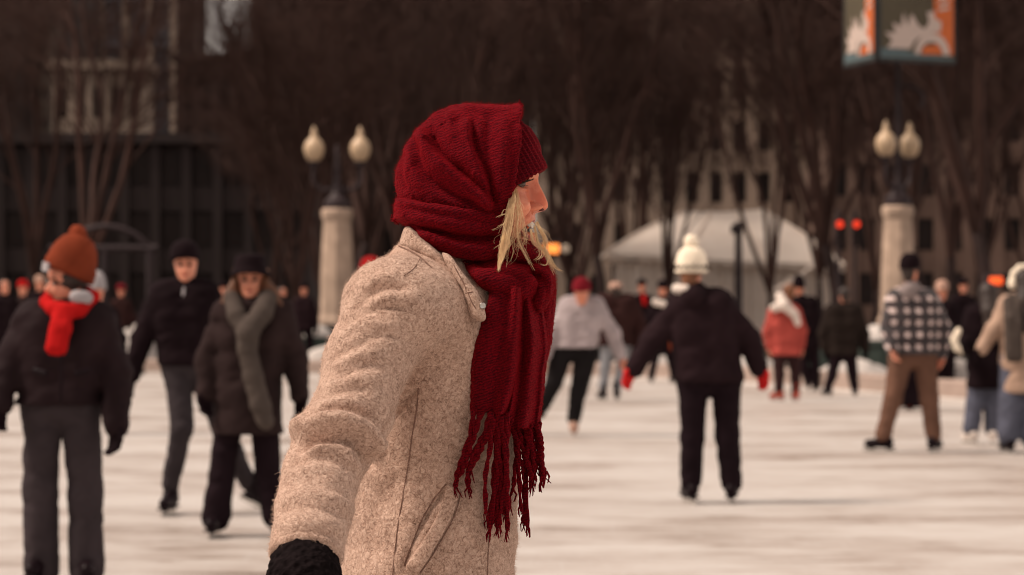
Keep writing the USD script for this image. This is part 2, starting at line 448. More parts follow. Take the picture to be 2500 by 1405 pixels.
tag(part(None, 'ground', flat([(-900, -200), (900, -200), (900, 1500), (-900, 1500)], -0.02), M['pave'], False), 'dark paved plaza around and behind the rink', None, kind='structure')
EDGE = np.array([P(x, HY, d)[:2] for x, d in ((-900, 56), (-300, 51.5), (340, 48.2), (1000, 46.6), (1650, 44.0), (2150, 36.8), (2600, 31.5), (3300, 26.5))])
edge = spline(EDGE, 40)
tag(part(None, 'ice', flat(np.vstack([edge, [(16, 12), (14, -8), (-14, -8), (-20, 30)]]), 0.0), ice_mat, False), 'pale scuffed ice of the skating rink', None, kind='structure')

# the low curb round the rink
def ribbon(path, w, z0, z1, c=0.03):
    t = np.gradient(path, axis=0); t /= np.linalg.norm(t, axis=1, keepdims=True)
    nn = np.stack([-t[:, 1], t[:, 0]], 1)
    prof = [(0, z0), (0, z1 - c), (c, z1), (w - c, z1), (w, z1 - c), (w, z0)]
    return loft(np.stack([np.stack([np.r_[path[k] + nn[k] * a, b] for a, b in prof]) for k in range(len(path))]))
cb = thing('rink_curb', 'low pale concrete curb along the far edge of the ice', 'curb')
part(cb, 'wall', ribbon(edge, 0.45, -0.02, 0.30), M['curb'])
part(cb, 'snow_ridge', ribbon(edge - [0, 0.16], 0.14, 0.0, 0.05, 0.02), M['snow'])

# ------------------------------------------------------------------ buildings beyond the trees
def building(name, label, x0, x1, d, bays, floor, wm, gm, rm=None, pier=0.25, sp=0.3, top=None, proud=0.4, bottom=0.0, depth=18, roofed=False):
    a, b = P(x0, HY, d)[0], P(x1, HY, d)[0]
    ztop = top if top is not None else EYE + (HY + 260) / FPX * d
    t = thing(name, label, 'building', ((a + b) / 2, d, 0))
    part(t, 'wall', box(a, b, d, d + depth, bottom - 0.3, ztop), wm, False)
    bw = (b - a) / bays
    for k in range(bays + 1):
        x = min(max(a + k * bw - bw * pier / 2, a), b - bw * pier)
        part(t, 'pier', box(x, x + bw * pier, d - proud, d - 0.003, bottom, ztop - 0.01), rm or wm, False)
    nf = int((ztop - bottom) / floor)
    for j in range(nf):
        z = bottom + j * floor
        part(t, 'spandrel', box(a + bw * pier / 2, b - bw * pier / 2, d - proud * 0.6, d - 0.006, z, z + floor * sp), wm, False)
        for k in range(bays):
            x = a + k * bw
            if (j * bays + k) < 300:
                part(t, 'window', box(x + bw * pier / 2 + 0.05, x + bw - bw * pier / 2 - 0.05, d - 0.08, d - 0.01, z + floor * sp + 0.05, z + floor - 0.05), gm, False)
    if roofed:
        part(t, 'cornice', box(a - 0.3, b + 0.3, d - proud - 0.3, d + depth + 0.1, ztop + 0.003, ztop + 0.5), rm or wm, False)
    return t

building('tower', 'dark slatted tower at the far left behind the trees', -500, 128, 150, 9, 1.5, M['bl_dark'], M['glass_dark'], pier=0.10, sp=0.5, proud=0.2)
building('annex', 'narrow olive grey stair tower beside the dark slatted tower', 84, 126, 146, 2, 1.6, M['bl_olive'], M['bl_dark'], pier=0.3, sp=0.55, proud=0.15, depth=3, top=18.5)
building('tower', 'blue grey glass tower with pale vertical ribs at the upper left', 128, 432, 190, 5, 3.6, M['bl_blue'], M['bl_blue'], M['bl_rib'], pier=0.2, sp=0.12, proud=1.2)
building('building', 'low pale stone building below the glass tower', 132, 352, 128, 5, 2.6, M['bl_light'], M['glass_dark'], pier=0.35, sp=0.35, top=EYE + (HY - 172) / FPX * 128, roofed=True, depth=3)
building('pavilion', 'long low dark brown pavilion behind the trees at the left', -300, 760, 118, 14, 3.0, M['bl_dark'], M['glass_dark'], pier=0.3, sp=0.4, top=EYE + (HY - 352) / FPX * 118, roofed=True)
building('building', 'brown masonry block behind the trees left of the red hood', 432, 760, 165, 7, 3.4, M['bl_brown'], M['glass_dark'], pier=0.4, sp=0.35, top=EYE + (HY - 150) / FPX * 165, roofed=True)
building('building', 'narrow brown tower right beside the blue grey glass tower', 434, 478, 172, 2, 3.4, M['bl_brown'], M['glass_dark'], pier=0.4, sp=0.35, depth=6)
building('building', 'tall brown masonry building behind the red hood', 612, 1300, 185, 11, 3.6, M['bl_brown'], M['glass_dark'], pier=0.4, sp=0.4)
building('building', 'tan stone building with tall piers behind the white tent', 1310, 2010, 170, 12, 3.6, M['bl_tan'], M['glass_dark'], pier=0.45, sp=0.4, proud=0.6)
building('building', 'brown building behind the banner lamp post', 2010, 3000, 160, 14, 3.6, M['bl_umber'], M['glass_dark'], pier=0.4, sp=0.4)

# ------------------------------------------------------------------ bare winter trees
def grow(seed, H=13.0, r0=0.2, lean=0.0, forks=3, fork_at=2.2, dense=1.0):
    g = np.random.default_rng(seed)
    trunk, crown = [], []
    def limb(p, d, L, r, lev, sides):
        n = max(3, int(L / 0.6)) if lev < 3 else 3
        pts = [p]
        for k in range(n):
            d = d + g.normal(0, 0.07 if lev < 2 else 0.13 if lev == 2 else 0.2, 3) + np.array([0, 0, 0.03 if lev < 3 else 0.02])
            d = d / np.linalg.norm(d)
            pts.append(pts[-1] + d * L / n)
        pts = np.array(pts)
        (trunk if lev == 0 else crown).append(tube(pts, np.linspace(r, r * (0.55 if lev < 2 else 0.35), len(pts)), sides))
        return pts, d
    def side(d, ang):
        a = g.uniform(0, 2 * np.pi)
        ref = np.cross(d, [math.cos(a), math.sin(a), 0.2]); ref /= np.linalg.norm(ref)
        q = d * math.cos(ang) + ref * math.sin(ang)
        return q / np.linalg.norm(q)
    def spawn(pts, d, L, r, lev):
        if lev == 1: n, ang, ls, rs, sd = int(10 * dense), (0.28, 0.65), (0.35, 0.65), 0.38, 4
        elif lev == 2: n, ang, ls, rs, sd = int(8 * dense), (0.3, 0.8), (0.35, 0.6), 0.42, 3
        else: n, ang, ls, rs, sd = int(11 * dense), (0.35, 0.9), (0.4, 0.8), 0.5, 3
        for k in range(n):
            t = g.uniform(0.28 if lev == 1 else 0.15, 1.0)
            i = min(int(t * (len(pts) - 1)), len(pts) - 2)
            p = pts[i] + (pts[i + 1] - pts[i]) * (t * (len(pts) - 1) - i)
            dd = side((pts[i + 1] - pts[i]) / np.linalg.norm(pts[i + 1] - pts[i]), g.uniform(*ang))
            dd[2] = dd[2] * 0.9 + 0.18
            LL = L * g.uniform(*ls) * (1.15 - 0.5 * t)
            rr = max(r * rs * (1.1 - 0.5 * t), 0.0075)
            q, e = limb(p, dd / np.linalg.norm(dd), LL, rr, lev + 1, sd)
            if lev < 3:
                spawn(q, e, LL, rr, lev + 1)
    base = np.array([0, 0, -0.05])
    pts, d = limb(base, np.array([lean, 0, 1.0]) / math.hypot(lean, 1), fork_at, r0, 0, 9)
    a0 = g.uniform(0, 6.28)
    for k in range(forks + 1):
        a = a0 + k * 2 * np.pi / forks
        sl = 0.27 if k < forks else 0.05
        dd = np.array([math.cos(a) * sl + lean, math.sin(a) * sl, 1.0]); dd /= np.linalg.norm(dd)
        L = (H - fork_at) * g.uniform(0.75, 0.95)
        q, e = limb(pts[-1], dd, L, r0 * 0.56, 1, 6)
        spawn(q, e, L, r0 * 0.56, 1)
    return join(trunk), join(crown)

protos = []
def tree(kind, x, d, label, rot=0.0, s=1.0, group=None, H=None):
    p = P(x, HY, d)
    loc = (p[0], p[1], 0)
    seeds = [(11, 13, 0.18, 0.0, 3, 2.6), (23, 12, 0.13, 0.06, 4, 2.0), (37, 14, 0.21, 0.12, 3, 3.0), (53, 12.5, 0.13, -0.05, 4, 1.8)]
    t = thing('tree', label, 'tree', loc, group, rot, s)
    if kind not in _proto:
        sd = seeds[kind]
        tr, cr = grow(sd[0], sd[1], sd[2], sd[3], sd[4], sd[5])
        part(t, 'trunk', tr, M['bark'], True, world=False)
        part(t, 'crown', cr, M['twig'], True, world=False)
        _proto[kind] = t
    else:
        t.GetReferences().AddInternalReference(_proto[kind].GetPath())
        t.SetInstanceable(True)
    return t
_proto = {}
tree(0, 1474, 62, 'thick dark bare tree just left of the white tent', 20, 1.05)
tree(1, 1640, 72, 'thin forked bare tree in front of the left part of the white tent', 80, 0.85)
tree(3, 1885, 66, 'bare tree with several stems in front of the right part of the white tent', 10, 0.95)
tree(2, 2068, 60, 'stout dark bare tree at the right corner of the white tent', 200, 1.0)
tree(2, 2440, 55, 'bare tree with a leaning dark trunk at the right edge of the photo', 170, 1.05)
tree(0, 2330, 58, 'bare tree just right of the stone lamp pillar with the banner', 130, 1.0)
tree(3, 725, 62, 'bare tree with a leaning stem left of the left stone lamp pillar', 40, 0.85)
tree(1, 775, 66, 'bare tree right behind the left stone lamp pillar', 300, 0.9)
tree(2, 175, 60, 'bare tree behind the arched metal frame', 45, 0.85)
tree(0, 60, 66, 'bare tree in front of the dark slatted tower at the far left', 250, 0.9)
tree(1, 668, 84, 'slim bare tree just right of the bright sky gap at the upper left', 20, 0.85)
tree(1, 1390, 70, 'bare tree rising right behind the amber lit sign', 170, 1.1)
k = 0
for x, d in [(-160, 80), (860, 74), (900, 90), (720, 100), (960, 70), (1040, 82), (1110, 64), (1180, 92), (1250, 72), (1320, 86), (1420, 98), (1530, 92), (1600, 104), (1960, 98), (2000, 78), (2130, 84), (2190, 96), (2260, 74), (2390, 88), (2520, 76), (2600, 64), (2700, 90), (2850, 80), (-300, 66)]:
    tree([0, 2, 1, 3][k % 4], x, d, 'bare dark tree in the dense row of trees beyond the rink', (k * 77) % 360, 0.95 + 0.28 * ((k * 37) % 10) / 10, group='dense row of bare trees beyond the rink')
    k += 1

# ------------------------------------------------------------------ stone lamp pillars
def lamp_post(x, d, label, spread, turn, banner=False):
    p = P(x, HY, d)
    t = thing('lamp_post', label, 'street lamp', (p[0], p[1], 0))
    o = (p[0], p[1], 0)
    part(t, 'plinth', join([box(o[0] - .62, o[0] + .62, o[1] - .62, o[1] + .62, -0.02, .55, .04), box(o[0] - .55, o[0] + .55, o[1] - .55, o[1] + .55, .553, .95, .04)]), M['stone_dark'], False)
    part(t, 'pillar', lathe([(.46, .953), (.46, 1.05), (.41, 1.12), (.385, 1.25), (.365, 2.2), (.315, 3.2), (.305, 3.25), (.335, 3.32), (.355, 3.42), (.355, 3.5), (.31, 3.56)], 8, o), M['stone'], 30)
    part(t, 'post', lathe([(.30, 3.563), (.30, 3.72), (.16, 3.84), (.09, 4.0), (.075, 4.4), (.11, 4.45), (.07, 4.52), (.06, 4.9 if not banner else 8.3), (.03, 5.0 if not banner else 8.4)], 14, o), M['iron'])
    for s in (-1, 1):
        ax, ay = math.cos(turn) * s, math.sin(turn) * s
        q = np.array([o[0] + ax * spread, o[1] + ay * spread, 0])
        arm = spline([(o[0], o[1], 4.05), (o[0] + ax * spread * .55, o[1] + ay * spread * .55, 3.98), (q[0], q[1], 4.15), (q[0], q[1], 4.55)], 12)
        a = part(t, 'arm', tube(arm, 0.045, 8), M['iron'])
        gl = part(t, 'globe', lathe([(r_ * .86, 5.42 - (5.42 - z_) * .84) for r_, z_ in [(.10, 4.47), (.15, 4.50), (.22, 4.6), (.265, 4.76), (.265, 4.86), (.22, 4.99), (.14, 5.08), (.085, 5.13), (.075, 5.2), (.085, 5.24), (.05, 5.32), (.012, 5.42)]], 20, q), M['globe'])
        part(gl, 'collar', lathe([(.05, 4.50), (.115, 4.55), (.115, 4.616), (.09, 4.62)], 14, q), M['iron'])
    return t, o
lamp_post(823, 54.5, 'twin globe lamp on a pale stone pillar left of the red hood', 0.52, 0.0)
lp, lo = lamp_post(2192, 53, 'twin globe lamp on a pale stone pillar carrying the banner', 0.42, 0.75, True)
arm = spline([(lo[0], lo[1], 6.2), (lo[0] + .35, lo[1], 6.15), (lo[0] + .55, lo[1], 5.95), (lo[0] + .5, lo[1], 5.7)], 10)
part(lp, 'scroll', tube(arm, 0.045, 8), M['iron'])

# the banner: two printed faces that meet in a V, hung on the right lamp post
def banner():
    M['bn_frame'] = mat('banner_frame', (0.03, 0.033, 0.035), 0.6)
    M['bn_olive'] = mat('banner_olive', (0.085, 0.07, 0.045), 0.7, 0.1)
    M['bn_orange'] = mat('banner_orange', (0.55, 0.13, 0.035), 0.7, 0.1)
    M['bn_pale'] = mat('banner_pale', (0.52, 0.42, 0.37), 0.7, 0.05)
    M['bn_blue'] = mat('banner_blue', (0.09, 0.13, 0.14), 0.7, 0.1)
    d = 52.0
    t = thing('banner', 'two sided banner with pale leaf shapes and an orange stripe on the right lamp post', 'banner', (lo[0], d, 0))
    zb, zt = EYE + (HY - 148) / FPX * d, EYE + (HY + 420) / FPX * d
    def face(pa, pb, da, db):
        a, b = P(pa, HY, da), P(pb, HY, db)
        u = (b - a); W = np.linalg.norm(u[:2]); u = u / W; u[2] = 0
        n = np.array([u[1], -u[0], 0])
        if n[1] > 0: n = -n
        def slab(poly, mm, name, lift, parent=t, th=0.006):
            g = sg.Polygon(poly).buffer(0)
            m = trimesh.creation.extrude_polygon(g, th, engine='earcut')
            v = np.array(m.vertices)
            w = np.array([a[0], a[1], zb]) + np.outer(v[:, 0], u) + np.outer(v[:, 1], [0, 0, 1]) + np.outer(v[:, 2] + lift, n)
            return part(parent, name, (w, np.array(m.faces)), mm, False)
        Hh = zt - zb
        pn = slab([(0, 0), (W, 0), (W, Hh), (0, Hh)], M['bn_olive'], 'panel', 0, th=0.03)
        slab([(-.05, -.07), (W + .05, -.07), (W + .05, 0), (-.05, 0)], M['bn_frame'], 'frame', -.01, th=.05)
        slab([(-.06, 0), (0, 0), (0, Hh), (-.06, Hh)], M['bn_frame'], 'frame', -.01, th=.05)
        slab([(W, 0), (W + .05, 0), (W + .05, Hh), (W, Hh)], M['bn_frame'], 'frame', -.01, th=.05)
        s = W
        slab([(.0, .02), (.99 * s, .02), (.99 * s, .07), (.5 * s, .12), (.3 * s, .2), (.0, .22)], M['bn_blue'], 'wave', .031, pn)
        slab([(.74 * s, .13), (.995 * s, .13), (.995 * s, Hh), (.70 * s, Hh)], M['bn_orange'], 'stripe', .031, pn)
        slab([(.55 * s, .12), (.75 * s, .13), (.75 * s, .32), (.6 * s, .3)], M['bn_orange'], 'patch', .0315, pn)
        k = s
        leaf = [(.08, .22), (.16, .38), (.06, .55), (.2, .55), (.16, .78), (.27, .68), (.31, 1.0), (.36, .7), (.42, .98), (.52, .72), (.6, .66), (.66, .82), (.63, 1.02), (.72, 1.06), (.75, .88), (.83, .84), (.82, .62), (.7, .6), (.55, .5), (.46, .4), (.4, .22)]
        slab([(x * k, z) for x, z in leaf], M['bn_pale'], 'leaf_print', .038, pn)
        th = np.linspace(0, np.pi, 14)
        arc = [(.70 + .24 * math.cos(x), .12 + .47 * math.sin(x)) for x in th] + [(.69 + .155 * math.cos(x), .12 + .27 * math.sin(x)) for x in th[::-1]]
        slab([(x * k, z) for x, z in arc], M['bn_pale'], 'arch_print', .046, pn)
        for q in range(5):   # the upright lettering in the stripe, cut off by the picture's top edge
            z = 1.06 + q * .14
            slab([(.79 * k, z), (.93 * k, z + .05), (.93 * k, z + .12), (.79 * k, z + .07)], M['bn_pale'], 'letter', .038, pn)
    face(2066, 2136, 52.9, 51.5)
    face(2148, 2326, 51.5, 52.2)
banner()

# ------------------------------------------------------------------ tent
def tent():
    d = 86.0
    t = thing('tent', 'large white marquee tent with a peaked roof behind the right skaters', 'tent', (P(1770, HY, d)[0], d, 0))
    ev = 640
    xs = [1492, 1600, 1700, 1800, 1920, 2050]
    for i in range(5):
        a, b = P(xs[i], ev, d), P(xs[i + 1], ev, d)
        n = 9
        pts = [(a[0] + (b[0] - a[0]) * j / (n - 1), d + 0.07 * math.sin(j * 2.4 + i)) for j in range(n)]
        prof = np.array([[(x, y, 0.0), (x, y + .05, 0.0), (x, y + .05, a[2]), (x, y, a[2])] for x, y in pts])
        part(t, 'wall_panel', loft(prof), M['tent'])
    A, B = P(1484, 616, d - .3), P(2062, 648, d - .3)
    L, Rr = P(1676, 517, d + 5.0), P(1858, 512, d + 5.0)
    back = d + 10.5
    A2, B2 = np.array([A[0], back, A[2]]), np.array([B[0], back, B[2]])
    def sag(p, q, n=8, s=0.12):
        tt = np.linspace(0, 1, n)[:, None]
        r = p + (q - p) * tt
        r[:, 2] -= s * np.sin(np.pi * tt[:, 0])
        return r
    def sheet(e0, e1, f0, f1, bulge=.12):
        bot, topp = sag(e0, e1, 14, .06), sag(f0, f1, 14, .05)
        rows = np.array([bot + (topp - bot) * q + np.array([0, 0, bulge * math.sin(math.pi * q)]) for q in np.linspace(0, 1, 8)])
        up = np.concatenate([rows, (rows - [0, 0, .03])[:, ::-1]], 1)
        return loft(up)
    part(t, 'roof', sheet(A, B, L, Rr), M['tent'])
    part(t, 'roof', sheet(B, B2, Rr, Rr + [0, .01, 0]), M['tent'])
    part(t, 'roof', sheet(A2, A, L + [0, .01, 0], L), M['tent'])
    part(t, 'roof', sheet(B2, A2, Rr, L), M['tent'])
    for fa_ in (.34, .67):
        p0, p1 = A + (B - A) * fa_, L + (Rr - L) * fa_
        part(t, 'roof_seam', tube([p0 + (p1 - p0) * q + np.array([0, 0, .02 + .12 * math.sin(math.pi * q)]) for q in np.linspace(.02, .98, 9)], .03, 6), M['tent'])
    for p0, p1 in ((A, L), (B, Rr)):
        part(t, 'roof_seam', tube([p0 + (p1 - p0) * q + np.array([0, 0, .03 + .12 * math.sin(math.pi * q)]) for q in np.linspace(.0, 1, 9)], .045, 6), M['tent'])
    val = np.array([[(A[0] + (B[0] - A[0]) * q, d - .29, A[2] + (B[2] - A[2]) * q - .22 - .03 * math.sin(q * 90)), (A[0] + (B[0] - A[0]) * q, d - .27, A[2] + (B[2] - A[2]) * q - .22), (A[0] + (B[0] - A[0]) * q, d - .27, A[2] + (B[2] - A[2]) * q - .04), (A[0] + (B[0] - A[0]) * q, d - .29, A[2] + (B[2] - A[2]) * q - .04)] for q in np.linspace(0, 1, 60)])
    part(t, 'valance', loft(val), M['tent'])
    for x in (1496, 1800, 2046):
        q = P(x, ev, d - .12)
        part(t, 'pole', tube([(q[0], q[1], 0), (q[0], q[1], q[2] - .05)], .05, 8), M['iron'])
    q0, q1 = P(2030, 618, d - .3), P(1890, 712, d - 3.0)
    part(t, 'guy_strap', tube([q0, (q0 + q1) / 2 - [0, 0, .05], q1], .07, 6), M['tent'])
tent()

# ------------------------------------------------------------------ signals, posts, plaza furniture
def signal(x, y, d, label, lens=('red_lens', 'dull_lens', 'dull_lens'), k=0.56):
    q = P(x, y, d)
    t = thing('traffic_signal', label, 'traffic light', (q[0], q[1], 0))
    part(t, 'post', tube([(q[0], q[1] + .3, -0.02), (q[0], q[1] + .3, q[2] + .35)], .05, 8), M['iron'])
    h = part(t, 'housing', box(q[0] - .2 * k, q[0] + .2 * k, q[1], q[1] + .22 * k, q[2] - .95 * k, q[2] + .25 * k, .02), M['iron'], False)
    for i, l in enumerate(lens):
        c = (q[0], q[1] - .01, q[2] - .36 * i * k)
        m = lathe([(.0, -.012), (.13, -.01), (.15, .0), (.13, .012), (.0, .02)], 16)
        vv = m[0][:, [0, 2, 1]] * [k, -k, k] + c
        part(h, 'lens', (vv, m[1][:, ::-1]), M[l])
        hood = np.array([[(c[0] + r * k * math.cos(a), c[1] - y2 * k, c[2] + r * k * math.sin(a)) for r, y2 in ((.165, 0), (.165, .2), (.175, .2), (.175, 0))] for a in np.linspace(-.3, math.pi + .3, 10)])
        part(h, 'visor', loft(hood), M['iron'])
signal(2050, 548, 57, 'traffic light showing red, left of a pair by the right stone lamp pillar')
signal(2091, 548, 59, 'traffic light showing red, right of a pair by the right stone lamp pillar')

def lit_sign(x, y, d, w, h, mm, label, cap=False, bar=None):
    q = P(x, y, d)
    t = thing('lit_sign', label, 'light', (q[0], q[1], 0))
    part(t, 'post', tube([(q[0], q[1] + .25, -.02), (q[0], q[1] + .25, q[2])], .06, 8), M['iron'])
    part(t, 'case', box(q[0] - w / 2 - .06, q[0] + w / 2 + .06, q[1], q[1] + .3, q[2] - h / 2 - .06, q[2] + h / 2 + .06, .02), M['iron'], False)
    part(t, 'lamp', box(q[0] - w / 2, q[0] + w / 2, q[1] - .04, q[1] - .003, q[2] - h / 2, q[2] + h / 2, .015), mm, False)
    if cap:
        m = lathe([(0, -.02), (.09, -.015), (.10, 0), (.09, .015), (0, .02)], 14)
        part(t, 'side_lamp', (m[0][:, [0, 2, 1]] * [1, -1, 1] + [q[0] + w / 2 + .14, q[1] - .02, q[2]], m[1][:, ::-1]), M['pale_lens'])
lit_sign(1346, 608, 53, .34, .20, M['amber_lens'], 'glowing amber sign lamp right beside the blonde hair of the woman in red', True)
lit_sign(2431, 686, 50, .27, .15, M['orange_lens'], 'glowing orange sign lamp above the black coated skater at the right')

pp = P(1803, HY, 64)
t = thing('post', 'plain dark post standing in front of the middle of the white tent', 'post', (pp[0], pp[1], 0))
part(t, 'shaft', lathe([(.2, -.02), (.2, .3), (.11, .4), (.095, 3.3), (.095, 3.6)], 12, pp * [1, 1, 0]), M['iron'])
part(t, 'head', join([box(pp[0] - .2, pp[0] + .12, pp[1] - .12, pp[1] + .12, 3.28, 3.52, .03)]), M['iron'], False)

# the arched frame at the left
q = P(250, HY, 57)
t = thing('arched_frame', 'dark arched metal frame behind the skater in the orange beanie', 'arch', (q[0], q[1], 0))
z = lambda y: EYE + (HY - y) / FPX * 57
X = lambda x: P(x, HY, 57)[0]
part(t, 'arch', tube(spline([(X(138), 57, z(608)), (X(190), 57, z(570)), (X(255), 57, z(553)), (X(320), 57, z(568)), (X(368), 57, z(606))], 30), .07, 8), M['iron'])
part(t, 'beam', tube([(X(120), 57, z(606)), (X(385), 57, z(606))], .08, 8), M['iron'])
for x in (138, 255, 366):
    part(t, 'post', tube([(X(x), 57, -.02), (X(x), 57, z(606))], .09, 8), M['iron'])

# hedges, planters, snow piles, benches
def hedge(x0, x1, d, h, label, seed, tone='hedge'):
    a, b = P(x0, HY, d)[0], P(x1, HY, d)[0]
    g = np.random.default_rng(seed)
    t = thing('hedge', label, 'hedge', ((a + b) / 2, d, 0))
    n = int((b - a) * h * 900)
    c = np.stack([g.uniform(a, b, n), d + g.normal(0, .3, n), np.abs(g.beta(2, 1.4, n)) * h], 1)
    c[:, 2] *= 0.75 + 0.25 * meshkit.noise(np.c_[c[:, 0] * 1.7, np.zeros(n), np.zeros(n)], seed)
    s = g.uniform(.025, .06, n)[:, None]
    u, w = g.normal(size=(n, 3)), g.normal(size=(n, 3))
    u /= np.linalg.norm(u, axis=1, keepdims=True); w -= u * (u * w).sum(1, keepdims=True); w /= np.linalg.norm(w, axis=1, keepdims=True)
    v = np.stack([c - u * s, c + w * s * .5, c + u * s, c - w * s * .5], 1).reshape(-1, 3)
    f = np.arange(n)[:, None] * 4
    part(t, 'leaves', (v, np.vstack([f + [0, 1, 2], f + [0, 2, 3]])), M[tone], False, kind='stuff')
    for k in range(max(2, int((b - a) / .8))):
        x = a + (b - a) * (k + .5) / max(2, int((b - a) / .8))
        part(t, 'stem', tube([(x, d, -.02), (x + g.normal(0, .08), d, h * .5), (x + g.normal(0, .15), d + .05, h * .85)], [.03, .02, .01], 5), M['bark'])
hedge(1960, 2060, 56, 1.05, 'dark clipped hedge below the right end of the white tent', 3)
hedge(1770, 1880, 58, .8, 'dark hedge below the plain post in front of the tent', 4)
hedge(2090, 2180, 49, 0.75, 'dark hedge at the foot of the banner lamp pillar', 5)
hedge(1400, 1500, 58, .9, 'dark hedge left of the white tent', 6)
hedge(280, 520, 56, 1.15, 'long dark hedge behind the skater in black', 8)
hedge(560, 800, 58, 1.0, 'long dark hedge left of the left lamp pillar', 9)
hedge(-100, 130, 58, 1.3, 'dark hedge at the far left behind the onlookers', 10)
hedge(2330, 2560, 46, 1.1, 'dark hedge at the right edge behind the two women', 12)

def planter(x, y, d, w, h, label, snowy=True):
    q = P(x, HY, d)
    t = thing('planter', label, 'planter', (q[0], q[1], 0))
    part(t, 'tub', lathe([(w * .36, -.02), (w * .40, .04), (w * .46, h * .8), (w * .5, h * .9), (w * .5, h), (w * .44, h)], 8, q * [1, 1, 0]), M['green_metal'], False)
    if snowy:
        part(t, 'snow_cap', lathe([(w * .46, h + .003), (w * .44, h + .08), (w * .3, h + .2), (w * .12, h + .27), (0.01, h + .28)], 14, q * [1, 1, 0]), M['snow'])
planter(2142, 800, 43, .85, .75, 'dark green planter heaped with snow left of the plaid shirt')
planter(2010, 830, 47, .7, .7, 'dark green planter behind the skater in dark green')
planter(770, 860, 51.5, .8, .7, 'dark green planter beside the foot of the left lamp pillar', True)

def snow_pile(x, d, w, h, label, seed):
    q = P(x, HY, d)
    g = np.random.default_rng(seed)
    m = trimesh.creation.icosphere(3, 1.0)
    v = np.array(m.vertices); f = np.array(m.faces)
    v = v * (1 + .5 * (meshkit.fbm(v * 2 + seed, 3, seed) - .5)[:, None]) * [w / 2, w / 3, h]
    v[:, 2] = np.maximum(v[:, 2], -.03)
    tag(part(None, 'snow_pile', (v + q * [1, 1, 0], f), M['snow'], True), label, 'snow')
snow_pile(310, 50.5, 1.1, .75, 'lumpy snow pile between the orange beanie and the man in black', 1)
snow_pile(345, 51.5, .7, .95, 'small tall snow pile just left of the man in black', 2)
snow_pile(795, 50, 1.2, .5, 'snow pile at the foot of the left lamp pillar', 3)
snow_pile(2095, 41, 1.4, .45, 'long low snow pile behind the curb left of the plaid shirt', 4)
snow_pile(1830, 46.5, 1.2, .4, 'low snow pile behind the curb right of the white pom hat', 5)
snow_pile(1580, 47.5, 1.6, .4, 'low snow pile behind the curb beyond the grey sweater', 6)
snow_pile(2340, 35.5, .8, .55, 'snow pile behind the curb right of the plaid shirt', 7)

def bench(x, d, label):
    q = P(x, HY, d)
    t = thing('bench', label, 'bench', (q[0], q[1], 0))
    for k in range(3):
        part(t, 'seat_slat', box(q[0] - .8, q[0] + .8, q[1] - .2 + k * .14, q[1] - .08 + k * .14, .43, .47, .01), M['bl_tan'], False)
    for k in range(3):
        part(t, 'back_slat', box(q[0] - .8, q[0] + .8, q[1] + .24, q[1] + .27, .56 + k * .13, .66 + k * .13, .01), M['bl_tan'], False)
    for s in (-.65, .65):
        part(t, 'leg', box(q[0] + s - .03, q[0] + s + .03, q[1] - .2, q[1] + .235, -.02, .427, .01), M['iron'], False)
bench(2375, 47, 'wooden slat bench behind the black coated skater')
bench(640, 52, 'wooden slat bench behind the woman in the dark coat')
# ------------------------------------------------------------------ people on and around the ice
def cloth(name, c, rough=0.9, var=0.22, scale=5.0, bump=0.35, bscale=50, sheen=0.0, bdist=0.01):
    M[name] = mat(name, c, rough, var, scale, bump, bscale, sheen, spec=0.06, bdist=bdist)
M['skin'] = mat('skin', (0.54, 0.215, 0.135), 0.5, 0.10, 14, 0.1, 250, spec=0.35, sss=0.2, bdist=0.001)
M['eye'] = mat('eye', (0.03, 0.022, 0.02), 0.15, 0.2, 40, spec=0.5)
M['brow'] = mat('brow_hair', (0.06, 0.035, 0.022), 0.7, 0.2, 60)
M['lip'] = mat('lip', (0.34, 0.085, 0.07), 0.4, 0.1, 40)
M['steel'] = mat('blade_steel', (0.55, 0.53, 0.5), 0.25, 0.1, 10, metal=1.0)
M['ginger'] = mat('ginger_hair', (0.16, 0.065, 0.03), 0.55, 0.35, 25, 0.5, 90)
M['ginger_dark'] = mat('ginger_brown_hair', (0.11, 0.045, 0.022), 0.6, 0.5, 40, 0.7, 120)
M['dark_hair'] = mat('dark_hair', (0.03, 0.02, 0.017), 0.5, 0.3, 25, 0.5, 90)
cloth('black_wool', (0.0085, 0.0043, 0.0057))
cloth('black_puffer', (0.0150, 0.0081, 0.0095), 0.7)
cloth('charcoal_coat', (0.0230, 0.0140, 0.0140))
cloth('dark_jacket', (0.0160, 0.0081, 0.0100))
cloth('brown_jacket', (0.0275, 0.0117, 0.0110))
cloth('dark_green_jacket', (0.0170, 0.0117, 0.0100))
cloth('rust_jacket', (0.34, 0.06, 0.048))
cloth('beige_coat', (0.35, 0.240, 0.180))
cloth('grey_sweater', (0.33, 0.280, 0.285), sheen=0.1)
cloth('grey_scarf', (0.060, 0.047, 0.041))
cloth('light_grey', (0.30, 0.28, 0.29))
cloth('red_scarf', (0.36, 0.008, 0.008))
cloth('red_knit', (0.26, 0.009, 0.010))
cloth('grey_hood', (0.22, 0.18, 0.175))
cloth('red_glove', (0.55, 0.02, 0.02))
cloth('burgundy_knit', (0.14, 0.008, 0.014))
cloth('orange_knit', (0.155, 0.030, 0.013), bump=0.6, bscale=70)
cloth('cream_knit', (0.78, 0.68, 0.54), sheen=0.1, bump=0.6)
cloth('white_fleece', (0.62, 0.54, 0.48), sheen=0.1)
cloth('tan_cap', (0.42, 0.26, 0.20))
cloth('charcoal_jeans', (0.035, 0.027, 0.030))
cloth('navy_jeans', (0.032, 0.026, 0.029))
cloth('blue_jeans', (0.080, 0.085, 0.115))
cloth('pale_jeans', (0.20, 0.205, 0.22))
cloth('black_trousers', (0.0110, 0.0059, 0.0080))
